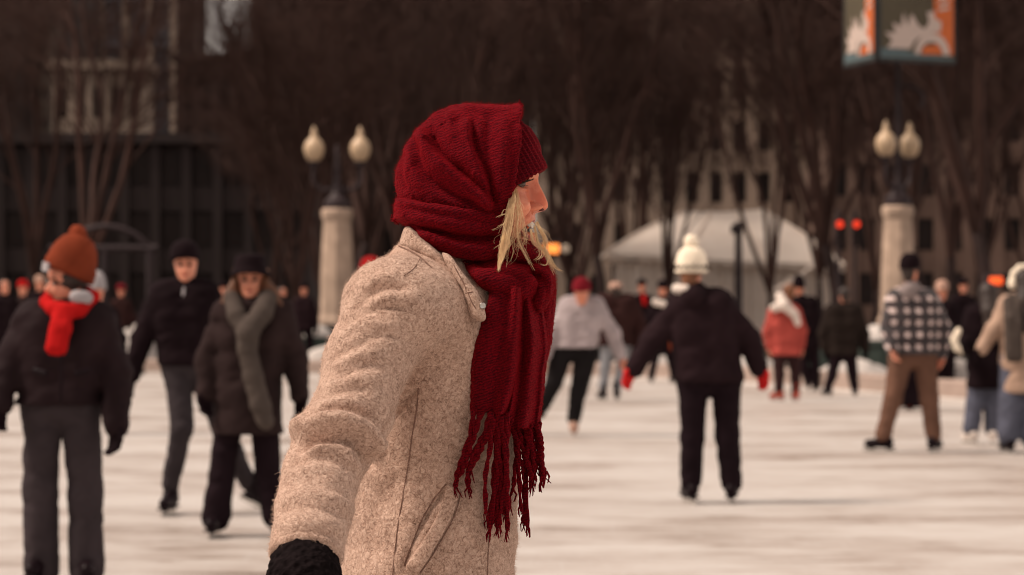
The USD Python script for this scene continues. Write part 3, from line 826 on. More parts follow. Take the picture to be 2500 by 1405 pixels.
cloth('green_trousers', (0.0110, 0.0095, 0.0100))
cloth('khaki', (0.125, 0.066, 0.046))
cloth('brown_trousers', (0.0275, 0.0126, 0.0130))
cloth('black_leather', (0.0090, 0.0049, 0.0065), 0.4, sheen=0)
cloth('white_leather', (0.62, 0.55, 0.50), 0.4, sheen=0)
cloth('red_boot', (0.30, 0.06, 0.04), 0.4, sheen=0)
M['plaid'] = usdkit.material(stage, '/World/Looks/plaid', {
    'tc': ('texture_coordinate', {}), 's': ('separate_xyz', {}),
    'xy': ('math', {'math_type': 'multiply_add', 'value2': 0.55}),
    'fx': ('math', {'math_type': 'multiply', 'value2': 9.0}), 'fz': ('math', {'math_type': 'multiply', 'value2': 9.0}),
    'ax': ('math', {'math_type': 'fraction'}), 'az': ('math', {'math_type': 'fraction'}),
    'bx': ('math', {'math_type': 'greater_than', 'value2': 0.62}), 'bz': ('math', {'math_type': 'greater_than', 'value2': 0.62}),
    'ad': ('math', {'math_type': 'multiply_add', 'value2': 0.5}), 'hz': ('math', {'math_type': 'multiply', 'value2': 0.5}),
    'r': ('rgb_ramp', {'ramp': [(0, (0.016, 0.012, 0.014)), (0.49, (0.035, 0.022, 0.025)), (0.51, (0.055, 0.036, 0.038)), (0.99, (0.60, 0.48, 0.45))]}),
    'p': ('principled_bsdf', {'roughness': 0.85, 'sheen_weight': 0.2})},
    [('tc.object', 's.vector'), ('s.y', 'xy.value1'), ('s.x', 'xy.value3'), ('xy.value', 'fx.value1'), ('s.z', 'fz.value1'), ('fx.value', 'ax.value1'), ('fz.value', 'az.value1'),
     ('ax.value', 'bx.value1'), ('az.value', 'bz.value1'), ('bz.value', 'hz.value1'), ('bx.value', 'ad.value1'), ('hz.value', 'ad.value3'), ('ad.value', 'r.fac'), ('r.color', 'p.base_color')], surface='p.BSDF')

HZ = np.array([-.118, -.112, -.10, -.088, -.072, -.058, -.045, -.03, -.012, .005, .022, .045, .07, .09, .104, .113, .118])
HF = np.array([.045, .068, .080, .084, .078, .081, .083, .080, .078, .077, .086, .087, .078, .060, .040, .018, .001])
HB = np.array([-.005, -.012, -.02, -.03, -.045, -.062, -.076, -.088, -.097, -.101, -.103, -.101, -.090, -.071, -.050, -.026, -.003])
HW = np.array([.016, .028, .038, .046, .054, .059, .062, .065, .069, .072, .075, .076, .071, .058, .042, .022, .002])
def head_geo(nu=48, nv=52, smile=0.0):
    z = np.interp(np.linspace(0, 1, nv), np.linspace(0, 1, len(HZ)), HZ)
    F_, B_, W_ = (np.interp(z, HZ, q) for q in (HF, HB, HW))
    a = np.linspace(0, 2 * np.pi, nu, endpoint=False)
    a = a - 0.45 * np.sin(a)      # more columns towards the face
    ca, sa = np.cos(a), np.sin(a)
    e = 0.88
    ux, uy = np.sign(ca) * np.abs(ca) ** e, np.sign(sa) * np.abs(sa) ** e
    cx = (F_ + B_) / 2 * 0.6 + 0.4 * B_ * 0.3
    x = np.where(ux[None] > 0, cx[:, None] + (F_ - cx)[:, None] * ux[None], cx[:, None] + (cx - B_)[:, None] * ux[None])
    y = W_[:, None] * uy[None]
    zz = np.broadcast_to(z[:, None], x.shape).copy()
    fr = np.clip(ux, 0, 1)[None] ** 0.5
    G = lambda q, s: np.exp(-(q / s) ** 2)
    br = np.interp(zz, [-.056, -.048, -.04, -.034, -.02, .0, .015, .03], [0, .010, .027, .030, .021, .009, .004, 0])
    nw = np.interp(zz, [-.05, -.038, -.02, .0, .02], [.014, .013, .010, .0075, .010])
    d = br * G(y, nw)
    d += .007 * (G(y - .016, .007) + G(y + .016, .007)) * G(zz + .040, .008)
    for s in (-1, 1):
        d -= .015 * G(y - s * .030, .014) * G(zz - .001, .011)
        d += .006 * G(y - s * .031, .009) * G(zz + .001, .006)
        d += .004 * G(y - s * .034, .016) * G(zz + .032, .014)
    d += .006 * G(y, .018) * G(zz + .062, .005) + .005 * G(y, .016) * G(zz + .074, .005) - .006 * G(y, .022) * G(zz + .068, .003)
    d += .006 * G(y, .016) * G(zz + .098, .011)
    x = x + d * fr
    return loft(np.stack([x, y, zz], -1))
_HEAD = head_geo()

def frame(c, yaw, pitch=0.0, roll=0.0, s=1.0):
    """4x4 of a head: yaw 0 looks into the lens, 90 to the picture's right, 180 away; pitch > 0 looks up; roll > 0 tilts to the picture's right."""
    R = trimesh.transformations.rotation_matrix
    m = R(math.radians(yaw - 90), [0, 0, 1]) @ R(math.radians(-pitch), [0, 1, 0])
    m = R(math.radians(roll), [0, 1, 0]) @ m
    m[:3, :3] *= s
    m[:3, 3] = c
    return m
def ap(m, vf):
    v, f = vf
    return v @ m[:3, :3].T + m[:3, 3], f

def hand_cones(w, d, nrm, side, s=1.0, curl=0.5, fat=1.0, mitt=False):
    """palm, four fingers and a thumb from the wrist w along d; nrm: the way the fingers curl; side: +1 / -1 the thumb's side"""
    d = d / np.linalg.norm(d)
    nrm = nrm - d * (nrm @ d); nrm /= np.linalg.norm(nrm)
    u = np.cross(d, nrm) * side
    c = []
    kn = w + d * .088 * s
    for q in (-.024, 0, .024):
        c.append((w + u * q * .5 * s, kn + u * q * s, .018 * fat * s, .014 * fat * s))
    if mitt:
        c.append((kn, kn + d * .07 * s + nrm * .02, .034 * s, .028 * s))
    else:
        for q, L in ((-.029, .068), (-.010, .078), (.010, .084), (.029, .076)):
            a = kn + u * q * s
            b = a + (d * math.cos(curl * .5) + nrm * math.sin(curl * .5)) * L * .5 * s
            e = b + (d * math.cos(curl * 1.6) + nrm * math.sin(curl * 1.6)) * L * .5 * s
            c += [(a, b, .0098 * fat * s, .009 * fat * s), (b, e, .009 * fat * s, .0075 * fat * s)]
    t0 = w + d * .025 * s + u * .022 * s
    t1 = t0 + (d * .75 + u * .6 + nrm * .25) * .048 * s
    t2 = t1 + (d * .95 + u * .2 + nrm * .35) * .032 * s
    c += [(t0, t1, .014 * fat * s, .011 * fat * s), (t1, t2, .011 * fat * s, .009 * fat * s)]
    return c

def hat_mesh(kind):
    if kind == 'beanie': pr = [(.09, .028), (.113, .03), (.118, .036), (.118, .074), (.112, .08), (.112, .10), (.098, .13), (.075, .152), (.04, .166), (.008, .17)]
    elif kind == 'tall': pr = [(.09, .025), (.113, .03), (.12, .038), (.12, .085), (.114, .092), (.110, .13), (.095, .175), (.07, .215), (.035, .235), (.008, .238)]
    elif kind == 'bucket': pr = [(.10, .03), (.142, .012), (.146, .018), (.118, .062), (.112, .10), (.104, .135), (.085, .148), (.008, .155)]
    elif kind == 'cap': pr = [(.09, .04), (.111, .042), (.113, .06), (.108, .09), (.09, .12), (.06, .135), (.008, .14)]
    a = np.arange(28) / 28 * 2 * np.pi
    rib = 1 + (0.012 * np.cos(14 * a) if kind in ('beanie', 'tall') else 0 * a)
    rings = np.stack([np.stack([r * np.cos(a) * rib - .004, r * .84 * np.sin(a) * rib, np.full(28, zq) - .22 * (r * np.cos(a)) * -1 * (-1 if False else 1) * 0 + .16 * r * np.cos(a) * max(0, 1 - (zq - .03) / .12)], 1) for r, zq in pr])
    return loft(rings)

def skate_at(t, base, yaw, mm, blade='steel', pitch=0.0, name='skate'):
    """Boot with its blade: base is the point of the ice under the ankle (or of the lifted blade)."""
    R = trimesh.transformations.rotation_matrix
    m = R(math.radians(yaw - 90), [0, 0, 1]) @ R(math.radians(pitch), [0, 1, 0])
    m[:3, 3] = base
    c = [((-.02, 0, .25), (-.012, 0, .13), .052, .050), ((-.055, 0, .095), (.02, 0, .095), .044, .043), ((.02, 0, .095), (.155, 0, .082), .043, .034)]
    b = blob([tuple(np.array(x, float) if i < 2 else x for i, x in enumerate(q)) for q in c], .011, .03, 1, cut=[((0, 0, .055), (0, 0, -1)), ((0, 0, .285), (0, 0, 1))])
    bt = part(t, name, ap(m, b), M[mm], 40)
    s = part(bt, 'sole', ap(m, join([box(-.10, .185, -.036, .036, .042, .057, .004), box(-.09, -.03, -.012, .012, .028, .0425), box(.09, .15, -.012, .012, .028, .0425)])), M[mm], False)
    part(bt, 'blade', ap(m, box(-.125, .20, -.0025, .0025, 0.0, .03)), M[blade], False)

def lerp(a, b, t): return a + (b - a) * t

def person(label, d, head, yaw, sh, el, wr, hip, kn, an, top, bottom, shoes, hat=None, glove=None, hair=None, pitch=0, roll=0, b=1.0, puff=.02, hem=None, flare=0.0, legr=(.098, .078, .066), foot=None, collar=True, lift=None, extra=(), group=None, eyes=False, name='person', hs=1.0, seed=0, skates=True, hood=None, hands=True, dy=0.0):
    """A person from joints read off the photograph at d metres; pairs are (picture left, picture right); a joint's third number moves it in depth."""
    J = lambda q: P(q[0], q[1], d + (q[2] if len(q) > 2 else 0.0))
    hc = J(head)
    SH, EL, WR, HP, KN, AN = ([J(q) for q in k] for k in (sh, el, wr, hip, kn, an))
    base = P(CX + (hc[0] / d) * FPX, HY, d); base[2] = 0
    t = thing(name, label, 'person', base, group)
    hm = frame(hc, yaw, pitch, roll, hs)
    neck0, neck1 = lerp(SH[0], SH[1], .5) + [0, 0, .02], hc - hm[:3, 2] * .075
    nk = lerp(neck0, neck1, .5)
    # the body under the clothes: one surface
    def trunk(p, waist=True):
        m_, h_ = lerp(SH[0], SH[1], .5), lerp(HP[0], HP[1], .5)
        c = [(lerp(SH[0], SH[1], .1), lerp(SH[0], SH[1], .9), .060 * b + p, .060 * b + p)]
        for q, r in ((.30, .098), (.62, .094)):
            l, r2 = lerp(SH[0], HP[0], q), lerp(SH[1], HP[1], q)
            c.append((lerp(l, r2, .22), lerp(l, r2, .78), r * b + p, r * b + p))
        c.append((HP[0] * .85 + HP[1] * .15, HP[1] * .85 + HP[0] * .15, .098 * b + p, .098 * b + p))
        for i in (0, 1):
            c.append((lerp(SH[i], SH[1 - i], .22), lerp(HP[i], HP[1 - i], .15), .085 * b + p, .09 * b + p))
        return c
    arm = lambda i, p: [(lerp(SH[i], SH[1 - i], .08), EL[i], .056 * b + p * .85, .044 * b + p * .75), (EL[i], WR[i], .044 * b + p * .75, .034 * b + p * .6)]
    leg = lambda i, p: [(HP[i], KN[i], legr[0] * .8, legr[1] * .8), (KN[i], AN[i], legr[1] * .75, legr[2] * .6)]
    cb_ = trunk(-.012) + arm(0, 0) + arm(1, 0) + leg(0, 0) + leg(1, 0) + [(neck0 - [0, 0, .03], neck1, .058, .052)]
    body = blob(cb_, .024, .03)
    hd = ap(hm, _HEAD)
    parts_ = [body, hd]
    for i in (0, 1):
        dd = WR[i] - EL[i]
        if glove is None and hands:
            parts_.append(blob(hand_cones(WR[i], dd, np.array([(.5 if i == 0 else -.5), -.6, 0]), -1 if i else 1), .0055, .008))
    try:
        mf = None
        for v, f in parts_:
            q = m3.Manifold(m3.Mesh(v.astype(np.float32), f.astype(np.uint32)))
            if q.status() != m3.Error.NoError: raise ValueError
            mf = q if mf is None else mf + q
        mm_ = mf.to_mesh(); bm = (mm_.vert_properties[:, :3], mm_.tri_verts)
        if len(bm[1]) < 100: raise ValueError
    except Exception:
        bm = join(parts_)
    bp = part(t, 'body', bm, M['skin'], 50)
    if eyes:
        for s in (-1, 1):
            m = trimesh.creation.icosphere(2, .0125)
            part(bp, 'eye', ap(hm, (np.array(m.vertices) * [.8, 1.2, .75] + [.0745, s * .031, .0], np.array(m.faces))), M['eye'])
            part(bp, 'eyebrow', ap(hm, tube(spline([(.084, s * .017, .019), (.085, s * .031, .023), (.073, s * .046, .018)], 8), [.003, .0045, .005, .005, .005, .0045, .0035, .0015], 6)), M['brow'])
        part(bp, 'lips', ap(hm, tube(spline([(.073, -.024, -.066), (.087, -.008, -.0655), (.087, .008, -.0655), (.073, .024, -.066)], 12), np.interp(np.linspace(0, 1, 12), [0, .5, 1], [.001, .0055, .001]), 6)), M['lip'])
    # trousers
    for_ = leg(0, 0) + leg(1, 0)
    tr = []
    for i in (0, 1):
        tr += [(HP[i], KN[i], legr[0], legr[1]), (KN[i], AN[i], legr[1], legr[2])]
    tr.append((HP[0], HP[1], .10 * b + .01, .10 * b + .01))
    wst = lerp(HP[0], HP[1], .5) + [0, 0, .12]
    part(t, 'trousers', blob(tr, .018, .022, 1, cut=[(wst, (0, 0, 1))], wob=.013, wscale=8, seed=seed), M[bottom], 60)
    # jacket or coat
    c = trunk(puff)
    if collar:
        c.append((nk + [0, 0, -.05], nk + [0, 0, .0], .075, .066))
    hz = (EYE + (HY - hem) / FPX * d) if hem else lerp(HP[0], HP[1], .5)[2] - .06
    long_ = hz < lerp(HP[0], HP[1], .5)[2] - .12
    for i in (0, 1):
        h_ = lerp(HP[i], HP[1 - i], .15)
        lo_ = np.array([h_[0], h_[1], hz - .05]); lo_[0] += (HP[i][0] - HP[1 - i][0]) * flare
        c.append((h_, lo_, .09 * b + puff * .8, (.10 * b + puff) if long_ else (.082 * b + puff * .3)))
    if long_: c.append((lerp(HP[0], HP[1], .5), np.array([*lerp(HP[0], HP[1], .5)[:2], hz - .05]), .12 * b + puff, .13 * b + puff))
    sl = [[(q_[0], q_[1], q_[2] + (.004 if n_ == 0 else .006), q_[3] + .006) for n_, q_ in enumerate(arm(i, puff * .85))] for i in (0, 1)]
    part(t, 'coat' if long_ else 'jacket', blob(c, .017, .05, 1, cut=[((0, 0, hz), (0, 0, -1))], wob=.017, wscale=7.5, seed=seed + 3, more=[(sl[0], .02, .018), (sl[1], .02, .018)]), M[top], 60)
    # boots
    if skates:
        for i in (0, 1):
            a = AN[i]
            fy = (foot or (yaw, yaw))[i]
            if lift and lift[i] is not None:
                bs, pt = P(*lift[i][:2], d + (AN[i][1] - d)), lift[i][2]
            else:
                bs, pt = np.array([a[0], a[1], 0.0]), 0
            skate_at(t, bs, fy, shoes, pitch=pt)
    if glove:
        for i in (0, 1):
            dd = WR[i] - EL[i]
            gm = blob(hand_cones(WR[i] - dd / np.linalg.norm(dd) * .02, dd, np.array([(.5 if i == 0 else -.5), -.6, 0]), -1 if i else 1, 1.08, .55, 1.3), .007, .010)
            part(t, 'glove', gm, M[glove], 60)
    if hat:
        part(t, 'hat', ap(hm, hat_mesh(hat[0])), M[hat[1]], 50)
    if hood:
        part(t, 'hood', blob([(nk + [0, .02 * math.cos(math.radians(yaw)), 0], nk + hm[:3, 0] * -.09 + [0, 0, -.02], .09, .085)], .014, .03, wob=.01, wscale=14), M[hood], 60)
    if hair:
        kind, hmat = hair
        if kind == 'long':
            cs = []
            for s in (-1, 1):
                cs += [((-.03, s * .05, .05), (-.02, s * .088, -.05), .055, .035), ((-.02, s * .092, -.05), (.045, s * .120, -.15), .036, .042), ((.045, s * .120, -.15), (.075, s * .140, -.23), .042, .020)]
            cs.append(((-.05, 0, .04), (-.07, 0, -.15), .075, .07))
        elif kind == 'short':
            cs = [((-.01, 0, .035), (-.03, 0, .045), .086, .085), ((-.05, 0, 0), (-.055, 0, -.05), .062, .05)]
        elif kind == 'back':
            cs = [((-.005, 0, .035), (-.02, 0, .04), .09, .09), ((-.045, 0, .0), (-.085, 0, -.16), .075, .09), ((-.085, 0, -.16), (-.12, 0, -.40), .09, .06)]
        w = [(hm[:3, :3] @ np.array(p) + hm[:3, 3], hm[:3, :3] @ np.array(q) + hm[:3, 3], r0, r1) for p, q, r0, r1 in cs]
        v, f = blob(w, .011, .02, 0, wob=.010, wscale=28, seed=seed)
        part(t, 'hair', (v, f), M[hmat], 60)
    for e in extra:
        nm, mm, chains = e[:3]
        hh = e[3] if len(e) > 3 else .012
        cs = []
        for ch in chains:
            q = [P(x, y, d + o) for x, y, o, r in ch]
            if len(q) == 1: cs.append((q[0], q[0] + [0, 0, .001], ch[0][3], ch[0][3]))
            cs += [(q[i], q[i + 1], ch[i][3], ch[i + 1][3]) for i in range(len(q) - 1)]
        part(t, nm, blob(cs, hh, .02, 1, wob=.006, wscale=18, seed=seed), M[mm], 60)
    return t, hm, bp

# 1: the near left skater
t, hm, _ = person('person in an orange beanie, black puffer jacket and bright red scarf at the far left', 11.8, (158, 692), -48, ((62, 796), (252, 792)), ((18, 900, -.05), (284, 915, -.05)), ((2, 985, -.12), (283, 1040, -.12)),
    ((103, 985), (197, 985)), ((98, 1200), (208, 1200)), ((102, 1392), (212, 1390)), 'black_puffer', 'charcoal_jeans', 'black_leather', None, 'black_wool', ('short', 'dark_hair'), pitch=-8, roll=15, b=1.06, puff=.038, hem=988, legr=(.094, .084, .086), foot=(-8, 10), eyes=True, seed=1,
    extra=[('scarf', 'red_scarf', [[(112, 738, -.10, .028), (132, 754, -.14, .036), (160, 762, -.15, .038), (194, 756, -.11, .038), (224, 728, -.02, .038), (205, 716, .1, .04), (130, 720, .08, .04), (112, 738, -.10, .028)], [(150, 760, -.16, .040), (140, 800, -.21, .036), (127, 850, -.24, .034)], [(160, 765, -.16, .036), (156, 805, -.21, .036), (146, 854, -.24, .034)]])])
hat = ap(hm @ trimesh.transformations.translation_matrix([-.004, 0, .012]) @ trimesh.transformations.rotation_matrix(math.radians(-10), [0, 1, 0]) @ np.diag([1.10, 1.16, 1.0, 1.0]), hat_mesh('tall'))
hp = part(t, 'hat', hat, M['orange_knit'], 50)
pm = trimesh.creation.icosphere(3, .044)
pv = np.array(pm.vertices); pv = pv * (1 + .25 * (meshkit.fbm(pv * 60, 2) - .5))[:, None]
part(hp, 'pompom', ap(hm, (pv + [-.045, -.02, .245], np.array(pm.faces))), M['orange_knit'])
part(hp, 'badge', ap(hm, join([box(.112, .124, -.028, .028, .05, .095, .003)])), M['light_grey'], False)
for nm_, q_, r_ in (('zip', [(150, 865, -.25), (150, 925, -.25), (148, 984, -.22)], .008), ('pocket_flap', [(86, 905, -.235), (112, 912, -.255)], .016), ('pocket_flap', [(188, 912, -.25), (216, 905, -.225)], .016)):
    part(t, nm_, blob([(P(*q_[i][:2], 11.8 + q_[i][2]), P(*q_[i + 1][:2], 11.8 + q_[i + 1][2]), r_, r_) for i in range(len(q_) - 1)], .005, .01), M['black_leather'])
part(t, 'neck_warmer', blob([(P(186, 726, 11.68), P(210, 728, 11.70), .036, .036)], .012, .02), M['light_grey'])

# 2: the man in black
person('man in black beanie, black fleece jacket and grey jeans, gliding beside the grey scarfed woman', 15.7, (453, 648), 4, ((384, 728), (516, 722)), ((346, 830), (505, 838)), ((321, 915, -.05), (505, 920, .05)),
    ((432, 892), (486, 890)), ((445, 1045, -.1), (548, 1055, .1)), ((416, 1180), (606, 1178, .45)), 'black_wool', 'navy_jeans', 'black_leather', ('beanie', 'black_wool'), 'black_wool', None, b=1.05, puff=.028, hem=893, legr=(.095, .072, .058), foot=(-8, 60), lift=(None, (618, 1236, 22)), eyes=True, seed=2, roll=-3,
    extra=[('zip', 'light_grey', [[(449, 704, -.15, .008), (447, 722, -.17, .008)]], .006)])

# 3: the woman with the grey scarf
person('woman in a dark knee length coat with a long grey scarf and ginger hair', 14.2, (611, 684), 3, ((540, 772), (693, 766)), ((506, 880), (722, 876)), ((502, 958, -.05), (731, 968, -.05)),
    ((570, 960), (640, 960)), ((540, 1165), (655, 1150)), ((528, 1262), (674, 1255)), 'charcoal_coat', 'black_trousers', 'black_leather', ('bucket', 'black_wool'), 'black_wool', ('long', 'ginger'), b=1.0, puff=.032, hem=1060, flare=.15, legr=(.09, .075, .088), foot=(-5, 8), eyes=True, seed=3,
    extra=[('loose_hair', 'ginger_dark', [[(572, 694, -.03, .028), (560, 720, -.06, .034), (546, 746, -.07, .022)]]), ('loose_hair', 'ginger_dark', [[(648, 690, -.03, .028), (664, 716, -.06, .036), (684, 748, -.07, .022)]]), ('scarf', 'grey_scarf', [[(566, 730, -.08, .05), (578, 770, -.15, .055), (600, 815, -.2, .05), (612, 835, -.21, .045)], [(655, 728, -.08, .055), (640, 765, -.16, .06), (605, 815, -.23, .06), (602, 850, -.23, .055), (618, 920, -.24, .058), (636, 990, -.25, .06), (648, 1030, -.25, .05)], [(570, 728, .03, .05), (610, 720, .09, .05), (655, 726, .03, .05)]])])

# 4: grey sweater, bent forward
person('person in a grey sweater, burgundy hat and dark trousers bending forward on one skate', 25.2, (1420, 716, -.15), 172, ((1378, 752), (1462, 752)), ((1345, 815, -.05), (1496, 812)), ((1330, 870, -.1), (1514, 868)),
    ((1372, 858), (1432, 858)), ((1352, 935), (1412, 955)), ((1315, 1010, .2), (1401, 1022)), 'grey_sweater', 'green_trousers', 'tan_cap', ('beanie', 'burgundy_knit'), None, None, puff=.04, hem=850, legr=(.125, .09, .07), foot=(200, 175), lift=((1305, 1040, 20), None), seed=4, b=1.05)
# 5: brown jacket behind
person('person in a wide dark brown jacket, tan cap and pale jeans beyond the grey sweater', 34.8, (1503, 712), 185, ((1460, 742), (1548, 742)), ((1446, 790), (1562, 790)), ((1450, 835), (1558, 838)),
    ((1483, 845), (1520, 845)), ((1478, 900), (1518, 900)), ((1472, 945), (1506, 945)), 'brown_jacket', 'pale_jeans', 'black_leather', ('cap', 'tan_cap'), None, ('short', 'dark_hair'), puff=.06, hem=845, b=1.12, foot=(200, 170), seed=5)
# 6: the skater with the white pom hat
t, hm, _ = person('skater seen from behind in white pom hat, dark jacket and red gloves, arms out', 16.6, (1688, 668), 160, ((1652, 752), (1768, 750)), ((1594, 830), (1828, 828)), ((1549, 900), (1853, 898)),
    ((1692, 925), (1772, 925)), ((1690, 1070), (1776, 1070)), ((1686, 1175), (1786, 1178)), 'dark_jacket', 'black_trousers', 'black_leather', None, 'red_glove', ('short', 'ginger'), b=1.08, puff=.042, hem=935, legr=(.105, .082, .075), foot=(192, 170), seed=6, hs=1.0, hood='dark_jacket')
prof = [(.095, .0), (.118, .004), (.122, .012), (.122, .075), (.116, .082), (.108, .12), (.09, .155), (.06, .18), (.01, .188)]
a = np.arange(40) / 40 * 2 * np.pi
hp = part(t, 'hat', ap(hm, loft(np.stack([np.stack([r * np.cos(a) * (1 + .015 * np.cos(20 * a)), r * .9 * np.sin(a) * (1 + .015 * np.cos(20 * a)), np.full(40, zq)], 1) for r, zq in prof]))), M['cream_knit'], 60)
pm = trimesh.creation.icosphere(3, .052)
pv = np.array(pm.vertices); pv = pv * (1 + .3 * (meshkit.fbm(pv * 70, 2) - .5))[:, None]
part(hp, 'pompom', ap(hm, (pv + [0, 0, .215], np.array(pm.faces))), M['cream_knit'])
for k in range(16):
    th = k / 16 * 2 * np.pi
    c0 = np.array([.124 * math.cos(th), .112 * math.sin(th), .043])
    w = np.array([-math.sin(th), math.cos(th), 0]) * .015
    dm = tube([c0 - w - [0, 0, .012], c0 + [0, 0, .016], c0 + w - [0, 0, .012]], .0055, 5)
    part(hp, 'motif', ap(hm, dm), M['charcoal_coat'], False)
part(t, 'scarf', blob([(P(1652, 706, 16.55), P(1676, 708, 16.50), .036, .034)], .012, .02, wob=.008, wscale=20), M['white_fleece'])
# 7, 8, 9: the group at the right of the centre
person('person in a rust red jacket with a pale fleece collar and dark trousers', 34.5, (1925, 715), 200, ((1885, 765), (1945, 760)), ((1874, 810), (1958, 808)), ((1880, 848), (1955, 848)),
    ((1902, 865), (1938, 865)), ((1903, 920), (1942, 920)), ((1902, 955), (1943, 958)), 'rust_jacket', 'brown_trousers', 'red_boot', None, None, ('short', 'ginger'), puff=.035, hem=868, flare=.1, foot=(215, 190), seed=7,
    extra=[('fleece_collar', 'white_fleece', [[(1890, 752, -.14, .06), (1915, 745, -.16, .075), (1940, 768, -.16, .06), (1948, 790, -.15, .045)], [(1905, 725, -.05, .07), (1915, 745, -.12, .07)]])])
person('tall person in a black coat and black beanie beside the rust red jacket', 39.0, (1950, 706), 200, ((1938, 742), (1990, 742)), ((1932, 790), (2000, 790)), ((1935, 830), (1996, 830)),
    ((1955, 845), (1985, 845)), ((1962, 895), (1990, 895)), ((1972, 930), (1990, 932)), 'black_wool', 'black_trousers', 'black_leather', ('tall', 'black_wool'), 'black_wool', None, puff=.04, hem=850, foot=(170, 160), seed=8)
person('person in a dark green jacket standing with legs apart left of the plaid shirt', 36.3, (2060, 722), 190, ((2022, 762), (2096, 762)), ((2010, 815), (2110, 812)), ((2015, 855), (2112, 852)),
    ((2042, 865), (2076, 865)), ((2032, 915), (2082, 915)), ((2022, 945), (2087, 946)), 'dark_green_jacket', 'black_trousers', 'black_leather', None, 'black_wool', ('short', 'dark_hair'), puff=.05, hem=868, b=1.06, foot=(200, 165), seed=9)
# 10: plaid shirt
person('man in a black and white plaid shirt, khaki trousers and black beanie', 22.4, (2222, 662), 150, ((2178, 738), (2278, 740)), ((2170, 800, -.05), (2302, 805)), ((2180, 850, -.15), (2296, 862)),
    ((2200, 872), (2258, 872)), ((2180, 975), (2269, 975)), ((2157, 1062), (2279, 1062)), 'plaid', 'khaki', 'black_leather', ('beanie', 'black_wool'), None, ('short', 'dark_hair'), puff=.045, hem=866, b=1.05, legr=(.112, .085, .075), foot=(-120, 150), seed=10, hood='grey_hood')
# 11, 12: behind the plaid shirt
person('person in wide black trousers and red skates behind the legs of the plaid shirt', 31.5, (2228, 715), 180, ((2190, 760), (2262, 760)), ((2184, 812), (2268, 812)), ((2190, 850), (2262, 850)),
    ((2212, 870), (2238, 870)), ((2206, 930), (2232, 930)), ((2205, 975), (2234, 975)), 'black_wool', 'black_trousers', 'red_boot', ('beanie', 'black_wool'), 'black_wool', None, puff=.03, hem=930, legr=(.12, .115, .11), foot=(-90, 90), seed=11)
person('person in black with a tan beanie right behind the shoulder of the plaid shirted man', 35.2, (2300, 712), 170, ((2266, 756), (2328, 756)), ((2262, 805), (2334, 805)), ((2270, 845), (2328, 845)),
    ((2288, 865), (2314, 865)), ((2288, 920), (2314, 920)), ((2290, 955), (2312, 955)), 'black_wool', 'black_trousers', 'black_leather', ('beanie', 'tan_cap'), 'black_wool', None, puff=.03, hem=900, legr=(.11, .10, .09), foot=(180, 180), seed=12)
# 13, 14: right edge
person('woman with long black hair in a long black coat, jeans and white skates', 23.8, (2412, 722), 178, ((2368, 772), (2452, 772)), ((2356, 830), (2462, 840)), ((2352, 850, -.2), (2452, 880)),
    ((2390, 890), (2430, 890)), ((2380, 985), (2424, 985)), ((2372, 1045), (2424, 1045)), 'black_wool', 'blue_jeans', 'white_leather', None, 'black_wool', ('back', 'dark_hair'), puff=.035, hem=950, flare=.1, legr=(.09, .085, .085), foot=(195, 165), seed=13,
    extra=[('fur_cuff', 'cream_knit', [[(2340, 808, -.22, .032), (2330, 830, -.24, .034), (2336, 850, -.26, .034), (2352, 860, -.28, .032)]])])
person('woman in beige coat with grey scarf and cream earmuffs at the right edge', 22.2, (2500, 692), 178, ((2452, 748), (2548, 748)), ((2424, 806), (2572, 810)), ((2397, 852), (2575, 870)),
    ((2470, 880), (2524, 880)), ((2466, 985), (2520, 985)), ((2462, 1060), (2516, 1062)), 'beige_coat', 'blue_jeans', 'black_leather', None, 'black_wool', ('back', 'dark_hair'), puff=.035, hem=960, legr=(.11, .105, .105), foot=(190, 172), seed=14,
    extra=[('scarf', 'grey_scarf', [[(2462, 735, -.1, .05), (2466, 780, -.2, .055), (2468, 870, -.22, .055)], [(2480, 740, -.1, .05), (2482, 790, -.21, .05), (2484, 872, -.23, .05)], [(2462, 728, 0, .05), (2500, 735, -.12, .055), (2540, 728, 0, .05)]]),
           ('earmuffs', 'cream_knit', [[(2472, 695, 0, .045), (2476, 668, 0, .03), (2490, 654, 0, .028), (2510, 652, 0, .028), (2524, 668, 0, .03), (2528, 695, 0, .045)]])])

# onlookers and skaters farther back
def simple(label, d, x, yh, top, bottom, hat, yaw=0, b=1.0, puff=.03, dx=0, hair=None, seed=0, glove='black_wool', hem=None, skates=True, spread=.1, extra=()):
    s = FPX / d
    y = lambda z_: HY - (z_ - EYE) * s
    zh = EYE + (HY - yh) / s
    k = zh / 1.62
    X_ = lambda m: x + m * s
    return person(label, d, (x, yh), yaw, ((X_(-.17 * b), y(1.36 * k)), (X_(.17 * b), y(1.36 * k))), ((X_(-.25 * b), y(1.09 * k)), (X_(.25 * b), y(1.09 * k))), ((X_(-.26 * b), y(.86 * k), -.05), (X_(.26 * b), y(.86 * k), -.05)),
        ((X_(-.09), y(.86 * k)), (X_(.09), y(.86 * k))), ((X_(-.10 - spread * .3), y(.48 * k)), (X_(.10 + spread * .3), y(.48 * k))), ((X_(-.10 - spread), y(.13)), (X_(.10 + spread), y(.13))), top, bottom, 'black_leather', hat, glove, hair, puff=puff, b=b, hem=hem, seed=seed, foot=(yaw - 8, yaw + 8), skates=skates, extra=extra)
simple('onlooker with a bare head at the left edge of the photo, behind the near skater', 40, 12, 702, 'black_wool', 'black_trousers', None, 10, hair=('short', 'dark_hair'), seed=21)
simple('onlooker in a small red hat between two others at the far left', 43, 56, 706, 'charcoal_coat', 'black_trousers', ('beanie', 'red_scarf'), -10, seed=22)
